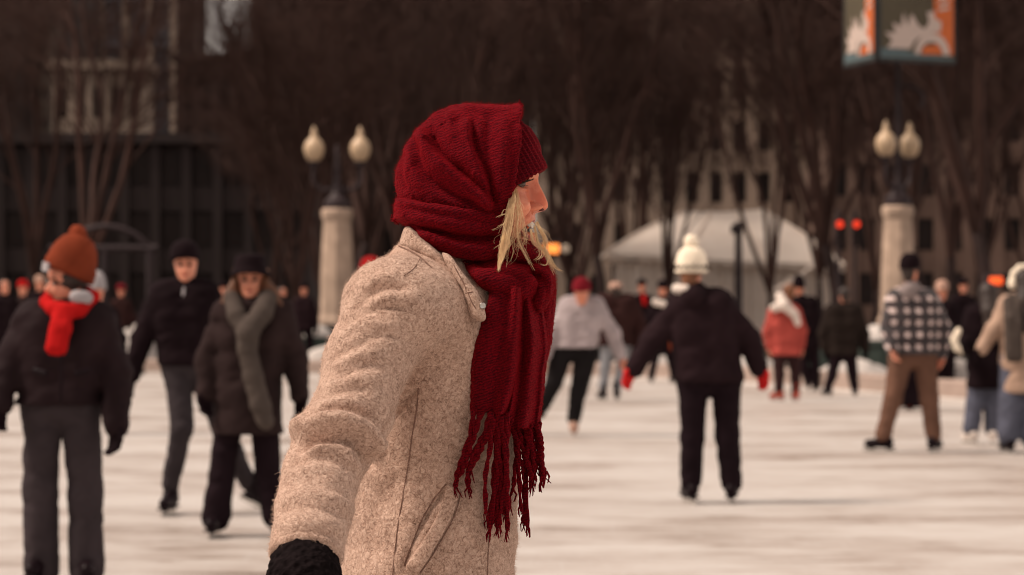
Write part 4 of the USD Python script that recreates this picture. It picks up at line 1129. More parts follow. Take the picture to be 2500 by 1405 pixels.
simple('onlooker in a pale beanie just left of the orange beanie', 45, 97, 694, 'black_wool', 'navy_jeans', ('beanie', 'tan_cap'), 15, seed=23)
simple('skater in a grey and white beanie mostly hidden behind the orange beanie skater', 25.5, 236, 716, 'black_wool', 'black_trousers', ('tall', 'light_grey'), 20, seed=24)
simple('skater in blue jeans far behind the arm of the man in black', 47.5, 374, 712, 'black_wool', 'blue_jeans', ('beanie', 'black_wool'), 170, spread=.16, seed=25)
simple('skater in a red hat mostly hidden behind the shoulder of the wool coat', 21.5, 905, 672, 'burgundy_knit', 'black_trousers', ('beanie', 'red_knit'), 0, seed=26, b=.9)
simple('dark dressed onlooker with something red at the chest in front of the white tent', 50, 1567, 700, 'black_wool', 'black_trousers', ('beanie', 'black_wool'), 20, seed=27, extra=[('scarf', 'red_scarf', [[(1572, 725, -.2, .05), (1575, 742, -.22, .05)]])])
simple('dark dressed skater with a pale collar behind the left arm of the white pom hat', 42.5, 1618, 706, 'black_wool', 'black_trousers', ('beanie', 'black_wool'), 190, seed=28, hem=868, extra=[('collar', 'white_fleece', [[(1600, 738, -.12, .06), (1622, 744, -.16, .055)]]), ('orange_bag', 'orange_knit', [[(1642, 825, -.1, .07), (1642, 850, -.1, .07)]])])
simple('dark figure standing by the left lamp pillar, a little left of it', 51, 742, 708, 'dark_jacket', 'black_trousers', ('beanie', 'black_wool'), 0, seed=29)
simple('dark figure sitting out near the bench behind the woman with the grey scarf', 53, 690, 716, 'brown_jacket', 'black_trousers', None, 30, hair=('short', 'dark_hair'), seed=30)
simple('dark brown dressed onlooker left of the man in black', 52, 296, 712, 'brown_jacket', 'black_trousers', ('beanie', 'burgundy_knit'), 0, seed=31)
simple('dark dressed onlooker in the gap between the man in black and the grey scarf', 52, 545, 706, 'black_wool', 'black_trousers', ('beanie', 'black_wool'), 0, seed=32)
simple('onlooker right of the two women, in front of the dark hedge', 44, 2352, 700, 'black_wool', 'black_trousers', ('beanie', 'black_wool'), 10, seed=33)
# ------------------------------------------------------------------ the woman in the red head scarf
DH = 4.5
M['coat_wool'] = usdkit.material(stage, '/World/Looks/oatmeal_wool', {
    'tc': ('texture_coordinate', {}),
    'v': ('voronoi_texture', {'scale': 170, 'feature': 'smooth_f1', 'smoothness': 0.7}), 'n': ('noise_texture', {'scale': 150, 'detail': 4, 'roughness': 0.7, 'distortion': 1.2}),
    'n2': ('noise_texture', {'scale': 22, 'detail': 4, 'roughness': 0.6}),
    'a': ('math', {'math_type': 'multiply_add', 'value2': 0.80}), 'a2': ('math', {'math_type': 'multiply_add', 'value2': 0.14, 'value3': 0.02}),
    'r': ('rgb_ramp', {'ramp': [(0.34, (0.185, 0.105, 0.072)), (0.49, (0.47, 0.315, 0.242)), (0.68, (0.72, 0.53, 0.425))]}),
    'b': ('bump', {'strength': 0.9, 'distance': 0.005}),
    'p': ('principled_bsdf', {'roughness': 0.92, 'specular_ior_level': 0.1, 'sheen_weight': 0.2, 'sheen_roughness': 0.5, 'sheen_tint': (1, .85, .75)})},
    [('tc.object', 'v.vector'), ('tc.object', 'n.vector'), ('tc.object', 'n2.vector'), ('n2.fac', 'a2.value1'), ('n.fac', 'a.value1'), ('a2.value', 'a.value3'), ('a.value', 'r.fac'), ('r.color', 'p.base_color'), ('n.fac', 'b.height'), ('b.normal', 'p.normal')], surface='p.BSDF')
def knit(name, lo, hi, scale=260, sheen=0.6, tint=(1, .25, .2), strength=1.0, dist=0.005, rows=62):
    return usdkit.material(stage, '/World/Looks/' + name, {
        'tc': ('texture_coordinate', {}), 'n': ('noise_texture', {'scale': scale, 'detail': 3, 'roughness': 0.65, 'distortion': 0.8}), 'n2': ('noise_texture', {'scale': 30, 'detail': 3}),
        'rot': ('mapping', {'rotation': (0.0, 0.32, 0.0)}),
        'w': ('wave_texture', {'wave_type': 'bands', 'bands_direction': 'z', 'scale': rows, 'distortion': 6.0, 'detail': 3, 'detail_scale': 1.6}),
        'a': ('math', {'math_type': 'multiply_add', 'value2': 0.62}), 'a2': ('math', {'math_type': 'multiply', 'value2': 0.12}), 'a3': ('math', {'math_type': 'multiply_add', 'value2': 0.15}),
        'r': ('rgb_ramp', {'ramp': [(0.28, lo), (0.72, hi)]}), 'b': ('bump', {'strength': strength, 'distance': dist}),
        'p': ('principled_bsdf', {'roughness': 0.9, 'specular_ior_level': 0.06, 'sheen_weight': sheen, 'sheen_roughness': 0.4, 'sheen_tint': tint})},
        [('tc.object', 'n.vector'), ('tc.object', 'n2.vector'), ('tc.object', 'rot.vector'), ('rot.vector', 'w.vector'), ('n2.fac', 'a2.value1'), ('w.fac', 'a3.value1'), ('a2.value', 'a3.value3'), ('n.fac', 'a.value1'), ('a3.value', 'a.value3'),
         ('a.value', 'r.fac'), ('r.color', 'p.base_color'), ('a.value', 'b.height'), ('b.normal', 'p.normal')], surface='p.BSDF')
M['scarf_red'] = knit('deep_red_wool', (0.022, 0.0012, 0.0035), (0.200, 0.0018, 0.0065), sheen=0.28, tint=(1, .015, .03))
M['beanie_red'] = knit('dark_red_knit', (0.018, 0.0012, 0.0035), (0.140, 0.0018, 0.006), sheen=0.28, tint=(1, .015, .03))
M['mitten'] = mat('black_knit', (0.008, 0.0055, 0.006), 0.95, 0.5, 60, 0.9, 95, 0.0, spec=0.03, bdist=0.006, voro=True)
M['blonde'] = mat('blonde_hair', (0.84, 0.54, 0.30), 0.38, 0.30, 60, spec=0.45)
M['tooth'] = mat('tooth', (0.80, 0.74, 0.64), 0.2, 0.04, 40, spec=0.5)
M['mouth'] = mat('mouth_inside', (0.12, 0.03, 0.025), 0.4, 0.2, 40)
M['eye_white'] = mat('eye_white', (0.09, 0.065, 0.055), 0.15, 0.1, 40, spec=0.5)
M['thread'] = mat('seam_thread', (0.17, 0.095, 0.07), 0.9, 0.2, 60)
M['hero_skin'] = usdkit.material(stage, '/World/Looks/flushed_skin', {
    'tc': ('texture_coordinate', {}), 'n': ('noise_texture', {'scale': 26, 'detail': 5, 'roughness': 0.6}), 'f': ('noise_texture', {'scale': 420, 'detail': 2}),
    'r': ('rgb_ramp', {'ramp': [(0.38, (0.50, 0.125, 0.062)), (0.60, (0.70, 0.265, 0.155))]}), 'b': ('bump', {'strength': 0.15, 'distance': 0.001}),
    'p': ('principled_bsdf', {'roughness': 0.42, 'specular_ior_level': 0.45, 'subsurface_weight': 0.25, 'subsurface_scale': 0.006, 'subsurface_radius': (1.0, 0.35, 0.2)})},
    [('tc.object', 'n.vector'), ('tc.object', 'f.vector'), ('n.fac', 'r.fac'), ('r.color', 'p.base_color'), ('f.fac', 'b.height'), ('b.normal', 'p.normal')], surface='p.BSDF')

W = thing('person', 'laughing blonde woman in profile with a deep red head scarf and oatmeal wool coat', 'person', (P(1060, HY, DH)[0], DH, 0))
S_ = FPX / DH

# ---- body and head
hc = P(1197, 450, DH)
hm = frame(hc, 82.0)
_keep = HZ.copy()
def hero_head(nu=280, nv=300):
    """The head with a traced profile: brow, straight nose, upper lip; laughing mouth, raised cheeks."""
    kz = np.concatenate([np.linspace(-.136, .03, int(nv * .75)), np.linspace(.0315, .118, nv - int(nv * .75))])
    src = np.where(kz < 0, kz / 1.14, kz)
    F_, B_, W_ = (np.interp(src, HZ, q) for q in (HF, HB, HW))
    F_ = gaussian_filter(np.interp(kz, [-.136, -.130, -.118, -.106, -.098, -.088, -.072, -.066, -.058, -.05, -.03, -.01, .005, .02, .045, .07, .09, .104, .113, .118], [.040, .060, .0715, .070, .070, .0735, .0835, .0845, .0825, .0815, .0775, .075, .0765, .088, .087, .078, .060, .040, .018, .001]), 2.5)
    B_, W_ = gaussian_filter(B_, 3), gaussian_filter(W_, 3)
    a = np.linspace(0, 2 * np.pi, nu, endpoint=False)
    a = a - 0.62 * np.sin(a)
    ca, sa = np.cos(a), np.sin(a)
    ux, uy = np.sign(ca) * np.abs(ca) ** .88, np.sign(sa) * np.abs(sa) ** .88
    cx = (F_ + B_) / 2 * .6 + .12 * B_
    x = np.where(ux[None] > 0, cx[:, None] + (F_ - cx)[:, None] * ux[None], cx[:, None] + (cx - B_)[:, None] * ux[None])
    y = W_[:, None] * uy[None]
    z = np.broadcast_to(kz[:, None], x.shape).copy()
    G = lambda q, s_: np.exp(-(q / s_) ** 2)
    fr = np.clip((x - .015) / .03, 0, 1)
    zk = np.array([-.066, -.0625, -.0587, -.0562, -.0545, -.0528, -.0505, -.0475, -.0440, -.0400, -.0350, -.0282, -.019, -.0091, -.0038, .0023, .0099, .0168, .03])
    rk = np.array([.0845, .0843, .0838, .0846, .0872, .0930, .0995, .1048, .1075, .1082, .1074, .1050, .1008, .0958, .0932, .0905, .0900, .0912, .0895])
    ridge = np.interp(z, zk, rk)
    w = np.interp(z, [-.056, -.050, -.043, -.030, -.012, .0, .012, .02], [.0085, .0115, .0125, .0112, .0092, .0085, .0095, .013])
    lift = np.maximum(ridge - np.interp(z, kz, F_), 0) * np.clip((.030 - z) / .012, 0, 1)
    d = lift * np.exp(-(np.abs(y) / w) ** 2.3)
    for s_ in (-1, 1):
        q, r = y * s_ - .0150, z + .0445
        d += .0120 * np.exp(-((q / .0052) ** 2 + (r / .0078) ** 2) ** 1.3)          # the wing of the nose
        d -= .0035 * np.exp(-((np.hypot(q * 1.25, r) - .0105) / .0022) ** 2) * (q > -.002) * (r < .012)   # and the crease round it
        d -= .0100 * G(y * s_ - .030, .0135) * G(z - .0015, .0105)
        d += .0045 * G(y * s_ - .031, .010) * G(z - .004, .0045)                      # upper lid
        d += .0042 * G(y * s_ - .030, .012) * G(z + .0105, .0042)                     # bag under the laughing eye
        d -= .0020 * G(y * s_ - .034, .012) * G(z + .0045, .0018)
        d += .0115 * G(y * s_ - .040, .016) * G(z + .043, .017)                       # raised cheek
        dd, tt = poly_dist(np.stack([z.ravel(), (y * s_).ravel()], 1), np.array([(-.038, .0215), (-.046, .0245), (-.055, .029), (-.064, .034), (-.076, .038)]))
        dd, tt = dd.reshape(z.shape), tt.reshape(z.shape)
        d -= .0085 * np.exp(-(dd / .0030) ** 2) * ((tt > 0) & (tt < 1))
    d -= .0012 * G(y, .0035) * G(z + .0595, .004)                                     # philtrum
    op = np.exp(-np.maximum(np.abs(z + .0835 + 16 * (y * y - .0003)) - .0085, 0) ** 2 / .0022 ** 2) * np.exp(-np.maximum(np.abs(y) - .024, 0) ** 2 / .004 ** 2)
    d -= .026 * op
    d += .0045 * G(y, .017) * G(z + .118, .010)
    x = x + d * fr
    y = y + np.sign(y) * .004 * G(np.abs(y) - .050, .02) * G(z + .040, .02) * np.clip((x - .01) / .03, 0, 1)
    return loft(np.stack([x, y, z], -1))
v, f = hero_head()
hv, hf = ap(hm, (v, f))
cones = [(P(1100, 680, DH), P(1165, 560, DH), .05, .05), (P(1080, 730, DH - .1), P(1080, 730, DH + .1), .05, .05), (P(1085, 800, DH - .05), P(1085, 800, DH + .05), .08, .08),
         (P(1080, 980, DH - .03), P(1080, 980, DH + .03), .08, .08), (P(1065, 1300, DH - .04), P(1065, 1300, DH + .04), .08, .08),
         (P(1090, 760, DH), P(1080, 1300, DH), .08, .08),
         (P(975, 760, 4.36), P(862, 1015, 4.24), .044, .036), (P(862, 1015, 4.24), P(825, 1085, 4.20), .034, .034), (P(825, 1085, 4.20), P(752, 1330, 4.03), .034, .028), (P(1010, 760, 4.64), P(1040, 980, 4.70), .048, .042), (P(1040, 980, 4.70), P(1170, 1320, 4.68), .042, .03)]
feet = {}
for s in (-1, 1):
    hip = P(1060, 1460, DH + s * .06)
    kn = np.array([hip[0] + .05, DH + s * .10, .50]); an = np.array([hip[0] - .01 + s * .06, DH + s * .11, .13])
    feet[s] = (hip, kn, an)
    cones += [(hip, kn, .07, .055), (kn, an, .052, .036)]
bv, bf = blob(cones, .014, .03)
hands = [blob(hand_cones(P(752, 1330, 4.03), P(740, 1420, 3.97) - P(752, 1330, 4.03), np.array([.5, .5, 0]), 1, .7), .0045, .008), blob(hand_cones(P(1170, 1320, 4.68), np.array([.3, 0, -1.0]), np.array([.2, -.8, 0]), 1), .0045, .008)]
try:
    mf = None
    for a_, b_ in [(bv, bf), (hv, hf)] + hands:
        q = m3.Manifold(m3.Mesh(a_.astype(np.float32), b_.astype(np.uint32)))
        if q.status() != m3.Error.NoError: raise ValueError(q.status())
        mf = q if mf is None else mf + q
    mm_ = mf.to_mesh(); bm = (mm_.vert_properties[:, :3], mm_.tri_verts)
except Exception as e:
    print('body union failed', e)
    bm = join([(bv, bf), (hv, hf)] + hands)
B = part(W, 'body', bm, M['hero_skin'], 60)
hl = lambda vf: ap(hm, vf)
ell = lambda c, r, n=2: (np.array(trimesh.creation.icosphere(n, 1.0).vertices) * r + c, np.array(trimesh.creation.icosphere(n, 1.0).faces))
part(B, 'mouth', hl(ell((.050, 0, -.084), (.019, .029, .014), 3)), M['mouth'], True)
for i in range(-6, 7):
    yy = math.copysign(.0045 * abs(i) * .98, i)
    xx = .0815 - 19.0 * yy * yy - .0005 * (i % 2)
    w = [.0043, .0043, .0036, .0040, .0036, .0036, .0036][abs(i)]
    hgt = [.0118, .0118, .0102, .0112, .0098, .0088, .0078][abs(i)]
    r = [(w * .34, -hgt), (w * .58, -hgt * .86), (w * .66, -hgt * .4), (w * .60, .003), (w * .45, .006)]
    part(B, 'tooth', hl(lathe(r, 8, (xx - .003, yy, -.0705 + 6 * yy * yy), 1.0, 1.0)), M['tooth'], True)
for i in range(-4, 5):
    yy = i * .0042
    part(B, 'tooth', hl(lathe([(.0012, -.003), (.0019, .001), (.0016, .0055)], 7, (.0690 - 15 * yy * yy, yy, -.0965 + 6 * yy * yy))), M['tooth'], True)
def lip(pts, r):
    c = spline(pts, 26)
    return tube(c, np.interp(np.linspace(0, 1, 26), [0, .25, .5, .75, 1], [.0012, r * .85, r, r * .85, .0012]), 10)
part(B, 'upper_lip', hl(lip([(.055, -.035, -.0745), (.069, -.024, -.0695), (.0785, -.010, -.0672), (.0805, 0, -.0684), (.0785, .010, -.0672), (.069, .024, -.0695), (.055, .035, -.0745)], .0034)), M['lip'], True)
part(B, 'lower_lip', hl(lip([(.055, -.034, -.0765), (.0635, -.026, -.0905), (.0710, -.012, -.0985), (.0722, 0, -.0998), (.0710, .012, -.0985), (.0635, .026, -.0905), (.055, .034, -.0765)], .0050)), M['lip'], True)
for s in (-1, 1):
    part(B, 'eye', hl(ell((.0610, s * .0320, -.0010), (.0100, .0105, .0085), 3)), M['eye_white'], True)
    lash = [tube(spline([(.0600, s * .0480, -.0030), (.0690, s * .0410, .0012), (.0765, s * .0310, .0046), (.0800, s * .0210, .0062)], 12), np.array([.0010, .0014, .0018, .002, .0021, .0021, .002, .0019, .0018, .0016, .0012, .0008]), 6)]
    lash.append(tube(spline([(.0640, s * .0440, -.0045), (.0715, s * .0350, -.0052), (.0745, s * .0270, -.0048)], 10), np.linspace(.0003, .0006, 10), 5))
    for k in range(2, 11):
        q = spline([(.0600, s * .0480, -.0030), (.0690, s * .0410, .0012), (.0765, s * .0310, .0046), (.0800, s * .0210, .0062)], 12)[k]
        lash.append(tube([q, q + [.0040, s * .001, .0002], q + [.0065, s * .002, .0028]], [.0008, .0006, .0003], 4))
    part(B, 'eyelashes', hl(join(lash)), M['brow'], True)
    part(B, 'nostril', hl(ell((.0965, s * .0085, -.0485), (.0058, .0036, .0030))), M['mouth'], True)

# ---- beanie
beanie_poly = [(1230, 560), (1300, 555), (1330, 520), (1339, 470), (1337, 413), (1331, 395), (1323, 373), (1313, 341), (1296, 316), (1277, 298), (1240, 282), (1190, 274), (1130, 288), (1090, 340), (1080, 420), (1100, 520)]
def brim(X, Z):
    zl = EYE + (HY - np.interp(X, [(q - CX) / S_ for q in (1240, 1256, 1284, 1300, 1316, 1337, 1345)], [478, 462, 443, 433, 423, 412, 408])) / S_
    return zl - Z
v, f = inflate(beanie_poly, DH, .094, .085, .0030, p=2.1, cutx=brim)
n = normals(v, f); px = to_px(v)
ph = (px @ np.array([.86, -.50])) / 11.5 * 2 * np.pi + v[:, 1] * 60
_e = np.clip(poly_dist(px, [(1240, 480), (1256, 467), (1284, 449), (1316, 426), (1337, 412)])[0] / 6, -1, 1)
v = v + n * (.0015 * np.cos(ph) * np.clip((px[:, 0] - 1180) / 40, 0, 1) * np.abs(_e))[:, None]
part(W, 'beanie', (v, f), M['beanie_red'], True)

# ---- scarf over the head
def cut_front(X, Z):
    q = np.array([(240, 1263), (250, 1264), (262, 1273), (273, 1275), (296, 1269), (352, 1269), (391, 1262), (448, 1254), (483, 1250), (515, 1246), (600, 1240)], float)
    ze = EYE + (HY - q[:, 0]) / S_; xe = (q[:, 1] - CX) / S_
    edge_x = np.interp(-Z, -ze, xe)
    return X - edge_x - .0014 * np.cos(Z * 700) - .001 * np.cos(Z * 1330)
hood_poly = [(1128, 254), (1149, 255), (1202, 258), (1238, 260), (1256, 256), (1266, 249), (1300, 254), (1370, 300), (1410, 420), (1390, 540), (1200, 600), (1040, 585), (985, 530), (971, 480), (965, 445), (966, 415), (984, 374), (1016, 320), (1059, 277), (1100, 259)]
v, f = inflate(hood_poly, DH, .122, .125, .0036, p=2.0, cutx=cut_front, sm=1.4)
Z1 = lambda a: [(900 + q[0] / 2.811, 220 + q[1] / 2.811) for q in a]
hs_ = [(Z1([(690, 190), (690, 300), (715, 410), (760, 520), (800, 620), (850, 800)]), 'fold', 9, 9),
       (Z1([(385, 250), (405, 330), (440, 410), (500, 480), (590, 565), (700, 650), (790, 730), (855, 830)]), 'fold', 13, 11),
       (Z1([(300, 330), (310, 480), (360, 600), (470, 700), (640, 780), (820, 830)]), 'fold', 6, 12),
       (Z1([(560, 130), (560, 260), (600, 380), (680, 500), (770, 640), (850, 815)]), 'ridge', 5, 10),
       (Z1([(940, 130), (930, 300), (915, 500), (890, 700), (870, 820)]), 'ridge', 5, 16),
       (Z1([(830, 150), (815, 300), (810, 450), (830, 620), (855, 790)]), 'crease', 4, 10),
       (Z1([(240, 420), (230, 560), (260, 700)]), 'crease', 3.5, 9),
       (Z1([(1030, 220), (1030, 400), (1005, 560), (985, 720)]), 'ridge', 3, 7),
       (Z1([(640, 110), (800, 130), (980, 130)]), 'ridge', 3, 9)]
v = sculpt(v, f, [(a_, b_, c_ * 1.75, d_ * 1.1) for a_, b_, c_, d_ in hs_])
v = fuzz_noise(v, f, .0035, 28, 3, 5); v = fuzz_noise(v, f, .0012, 170, 2, 6)
SC = part(W, 'scarf', (v, f), M['scarf_red'], True)
hood_mesh = (v, f)
def ring_T(T0, xc, a):
    return lambda X, Z: T0 * np.sqrt(np.clip(1 - ((X - (xc - CX) / S_) / (a / S_)) ** 2, .02, 1))
wraps = []
band = [(967, 484), (985, 483), (1022, 489), (1080, 500), (1140, 508), (1206, 515), (1245, 530), (1264, 556), (1230, 583), (1165, 587), (1100, 577), (1035, 563), (990, 551), (962, 539), (961, 510)]
wraps.append((inflate(band, DH, .13, .020, .0034, p=2.6, Tfun=ring_T(.134, 1116, 165), sm=.6), [(Z1([(230, 800), (400, 840), (600, 870), (850, 900)]), 'crease', 3, 7), (Z1([(190, 770), (420, 800), (700, 830), (900, 870)]), 'ridge', 2.5, 6)]))
low = [(974, 530), (1000, 565), (1030, 604), (1060, 616), (1078, 620), (1120, 636), (1185, 647), (1225, 640), (1290, 652), (1338, 646), (1332, 626), (1312, 606), (1296, 588), (1225, 572), (1100, 556), (990, 530)]
wraps.append((inflate(low, DH, .118, .032, .0036, p=2.3, Tfun=ring_T(.122, 1140, 210), sm=.6), [(Z1([(330, 960), (460, 1000), (650, 1060), (850, 1080)]), 'fold', 6, 8), (Z1([(420, 1080), (600, 1120), (850, 1140)]), 'ridge', 4, 8), (Z1([(390, 950), (560, 985), (720, 1010), (900, 1010)]), 'crease', 7, 5)]))
Z2 = lambda a: [(1100 + q[0] / 3.513, 600 + q[1] / 3.513) for q in a]
neck = [(1108, 622), (1123, 642), (1140, 672), (1163, 712), (1190, 724), (1230, 738), (1262, 750), (1283, 757), (1298, 752), (1308, 738), (1316, 715), (1318, 690), (1310, 668), (1300, 650), (1275, 642), (1240, 634), (1215, 628), (1160, 638)]
wraps.append((inflate(neck, DH, .125, .036, .0036, p=2.2, Tfun=ring_T(.145, 1195, 190), sm=.6), [(Z2([(100, 130), (250, 160), (400, 150)]), 'crease', 6, 6), (Z2([(120, 200), (300, 290), (480, 380), (600, 450)]), 'ridge', 5, 14), (Z2([(640, 240), (720, 330), (750, 420), (740, 500)]), 'fold', 7, 7), (Z2([(400, 200), (560, 260), (640, 360)]), 'crease', 4, 9)]))
knot = [(1280, 650), (1308, 643), (1340, 645), (1353, 662), (1356, 690), (1350, 722), (1338, 752), (1320, 771), (1306, 773), (1298, 758), (1302, 735), (1312, 712), (1308, 680)]
wraps.append((inflate(knot, DH - .02, .085, .024, .0034, p=2.0, Tfun=ring_T(.10, 1290, 90), sm=.6), [(Z2([(720, 250), (790, 330), (800, 420), (760, 540)]), 'fold', 6, 6), (Z2([(830, 230), (850, 330), (830, 450)]), 'ridge', 4, 6)]))
allw = [hood_mesh]
for (v, f), st in wraps:
    v = sculpt(v, f, [(a_, b_, c_ * 1.5, d_ * 1.1) for a_, b_, c_, d_ in st])
    v = fuzz_noise(v, f, .0030, 30, 3, 8); v = fuzz_noise(v, f, .0012, 170, 2, 9)
    part(SC, 'wrap', (v, f), M['scarf_red'], True)
    allw.append((v, f))
# frayed corner of the scarf above the brow, and at the nape
fr = []
g = np.random.default_rng(5)
for k in range(16):
    a = P(1258 + g.uniform(-4, 14), 256 + g.uniform(-3, 26), DH + g.uniform(-.02, .02))
    fr.append(tube([a, a + g.normal(0, .004, 3) + [.002, 0, .004], a + g.normal(0, .006, 3) + [.004, 0, .009]], [.0022, .0017, .0008], 5))
for k in range(10):
    a = P(966 + g.uniform(-3, 8), 532 + g.uniform(-3, 6), DH + g.uniform(-.04, .04))
    fr.append(tube([a, a + g.normal(0, .003, 3) + [-.003, 0, -.003], a + g.normal(0, .004, 3) + [-.004, 0, -.008]], [.002, .0015, .0007], 5))
part(SC, 'frayed_edge', join(fr), M['scarf_red'], True, kind='stuff')

# ---- coat
torso_poly = [(1000, 560), (985, 585), (962, 612), (925, 645), (893, 678), (870, 715), (858, 770), (860, 850), (868, 950), (868, 1040), (860, 1130), (845, 1250), (826, 1420), (800, 1600), (790, 1760), (1270, 1760), (1266, 1600), (1258, 1405), (1263, 1300), (1270, 1150), (1273, 1050), (1272, 950), (1266, 850), (1256, 790), (1242, 735), (1215, 690), (1170, 650), (1110, 610), (1060, 590)]
h = .0062
lo, hi = np.array([P(640, 0, 3.97)[0] - .02, 3.90, EYE + (HY - 1760) / S_ - .01]), np.array([P(1290, 0, DH)[0], 4.80, EYE + (HY - 540) / S_])
xs, ys, zs = (np.arange(lo[i], hi[i], h) for i in range(3))
X, Z = np.meshgrid(xs, zs, indexing='ij')
ring = sg.Polygon(spline(XZ(torso_poly, DH), 160, True)).buffer(0)
pts = shapely.points(X.ravel(), Z.ravel())
dist = shapely.distance(ring.boundary, pts)
dist = np.where(shapely.contains(ring, pts), dist, -dist).reshape(X.shape)
R = .15
dist = np.where(dist > .03, gaussian_filter(dist, 4), dist)
yy = HY - (Z - EYE) * S_
T = np.interp(yy, [560, 610, 660, 720, 800, 900, 1000, 1200, 1400, 1760], [.085, .11, .150, .178, .165, .138, .124, .130, .155, .20])
u = np.maximum((R - dist) / R, 0)
ft = (np.sqrt(u[:, None, :] ** 2 + (np.abs(ys[None, :, None] - DH) / T[:, None, :]) ** 2) - 1) * .14
g3 = np.stack(np.meshgrid(xs, ys, zs, indexing='ij'), -1)
arm = [(957, 765, 4.345, .084), (896, 880, 4.30, .074), (864, 1000, 4.245, .0725), (822, 1078, 4.205, .0725), (786, 1160, 4.15, .0635), (765, 1240, 4.09, .0625), (742, 1392, 3.98, .060)]
aq = [P(*a[:3]) for a in arm]
fa = None
for i in range(len(arm) - 1):
    s = cone_sdf(g3, aq[i], aq[i + 1], arm[i][3], arm[i + 1][3])
    fa = s if fa is None else smin(fa, s, .018)
adir = (aq[-1] - aq[-2]) / np.linalg.norm(aq[-1] - aq[-2])
end = P(744, 1372, 4.00)
fa = np.maximum(fa, (g3 - end) @ adir)
far = [(985, 765, 4.655, .08), (1010, 980, 4.70, .07), (1100, 1180, 4.72, .062), (1172, 1325, 4.68, .056)]
fq = [P(*a[:3]) for a in far]
fb = None
for i in range(3):
    s = cone_sdf(g3, fq[i], fq[i + 1], far[i][3], far[i + 1][3])
    fb = s if fb is None else smin(fb, s, .02)
for a_, b_, r1, r2 in ((P(960, 735, 4.36), P(1030, 650, 4.44), .068, .040), (P(1040, 745, 4.36), P(1085, 690, 4.435), .070, .040), (P(960, 735, 4.64), P(1030, 650, 4.56), .068, .040), (P(1040, 745, 4.64), P(1085, 690, 4.565), .070, .040)):
    ft = smin(ft, cone_sdf(g3, a_, b_, r1, r2), .05)
kk = np.interp(g3[..., 2], [EYE + (HY - 950) / S_, EYE + (HY - 780) / S_], [.004, .06])
hh = np.maximum(kk - np.abs(ft - fa), 0) / kk
fc = np.minimum(ft, fa) - hh * hh * kk * .25
fc = smin(fc, fb, .03)
fc = np.maximum(fc, (EYE + (HY - 1755) / S_) - g3[..., 2])
v, f = surface_nets(fc, lo, h)
del g3, fc, fa, fb, ft
v = relax(v, f, 2)
Z3 = lambda a: [(620 + q[0] / 1.587, 520 + q[1] / 1.587) for q in a]
cs = [(Z3([(370, 400), (430, 330), (500, 290), (600, 300)]), 'crease', 8, 8), (Z3([(400, 300), (470, 255), (560, 250)]), 'ridge', 6, 9), (Z3([(390, 380), (470, 335), (590, 330), (650, 350)]), 'ridge', 7, 9),
      (Z3([(330, 450), (420, 390), (520, 370), (600, 380)]), 'crease', 6, 8), (Z3([(310, 500), (400, 440), (500, 430), (580, 440)]), 'ridge', 6, 9),
      (Z3([(300, 570), (390, 510), (480, 480), (570, 490)]), 'crease', 6, 8), (Z3([(295, 610), (390, 560), (480, 540)]), 'ridge', 5, 9), (Z3([(320, 650), (420, 600), (520, 590)]), 'crease', 5, 8),
      (Z3([(265, 690), (350, 650), (450, 640), (530, 650)]), 'ridge', 5.5, 9), (Z3([(260, 725), (350, 690), (440, 690)]), 'crease', 6, 7), (Z3([(240, 770), (320, 730), (430, 735)]), 'ridge', 5, 8),
      (Z3([(200, 815), (280, 775), (380, 770), (450, 800)]), 'crease', 12, 8),
      (Z3([(150, 880), (200, 830), (300, 805), (400, 825), (460, 880), (478, 945)]), 'ridge', 17, 11),
      (Z3([(150, 930), (220, 880), (300, 862), (380, 885), (430, 940), (450, 1000)]), 'crease', 13, 7),
      (Z3([(180, 950), (260, 905), (340, 910), (400, 960), (425, 1010)]), 'ridge', 6, 7),
      (Z3([(130, 985), (220, 950), (310, 955), (390, 1010)]), 'crease', 6, 7),
      (Z3([(110, 1020), (220, 985), (320, 995), (400, 1050)]), 'ridge', 6, 9), (Z3([(110, 1075), (200, 1045), (310, 1060), (390, 1110)]), 'crease', 6, 8),
      (Z3([(100, 1120), (200, 1090), (300, 1105), (380, 1150)]), 'ridge', 5, 9), (Z3([(95, 1170), (200, 1140), (300, 1160), (370, 1195)]), 'crease', 5, 8),
      (Z3([(85, 1220), (190, 1190), (300, 1210), (360, 1240)]), 'ridge', 5, 9), (Z3([(80, 1260), (190, 1235), (300, 1255), (350, 1280)]), 'crease', 5, 8), (Z3([(60, 1320), (190, 1285), (330, 1320)]), 'ridge', 4, 10),
      (Z3([(640, 670), (560, 770), (490, 880)]), 'crease', 7, 5),
      (Z3([(900, 1050), (800, 1200), (700, 1395)]), 'ridge', 5, 22), (Z3([(620, 1050), (590, 1200), (560, 1400)]), 'ridge', 3, 30), (Z3([(700, 640), (680, 800), (660, 950)]), 'ridge', 4, 30),
      (Z3([(560, 1000), (480, 1150), (440, 1350)]), 'crease', 4, 22), (Z3([(740, 1060), (660, 1180), (600, 1310), (570, 1390)]), 'crease', 7, 5)]
_g = np.random.default_rng(4)
v = sculpt(v, f, [(np.array(a_) + _g.normal(0, 3, np.shape(a_)), b_, c_ * (1.25 * _g.uniform(.5, 1.05) if 4 <= c_ <= 7 and a_[0][0] < 860 else .8 if a_[0][1] < 770 else 1.35), d_ * (_g.uniform(1.1, 1.75) if d_ < 12 else 1)) for a_, b_, c_, d_ in cs], both=.15)
v = fuzz_noise(v, f, .006, 12, 2, 21); v = fuzz_noise(v, f, .0022, 60, 2, 22)
coat = (v, f)
C = part(W, 'coat', coat, M['coat_wool'], True)
ny = near_y(v)
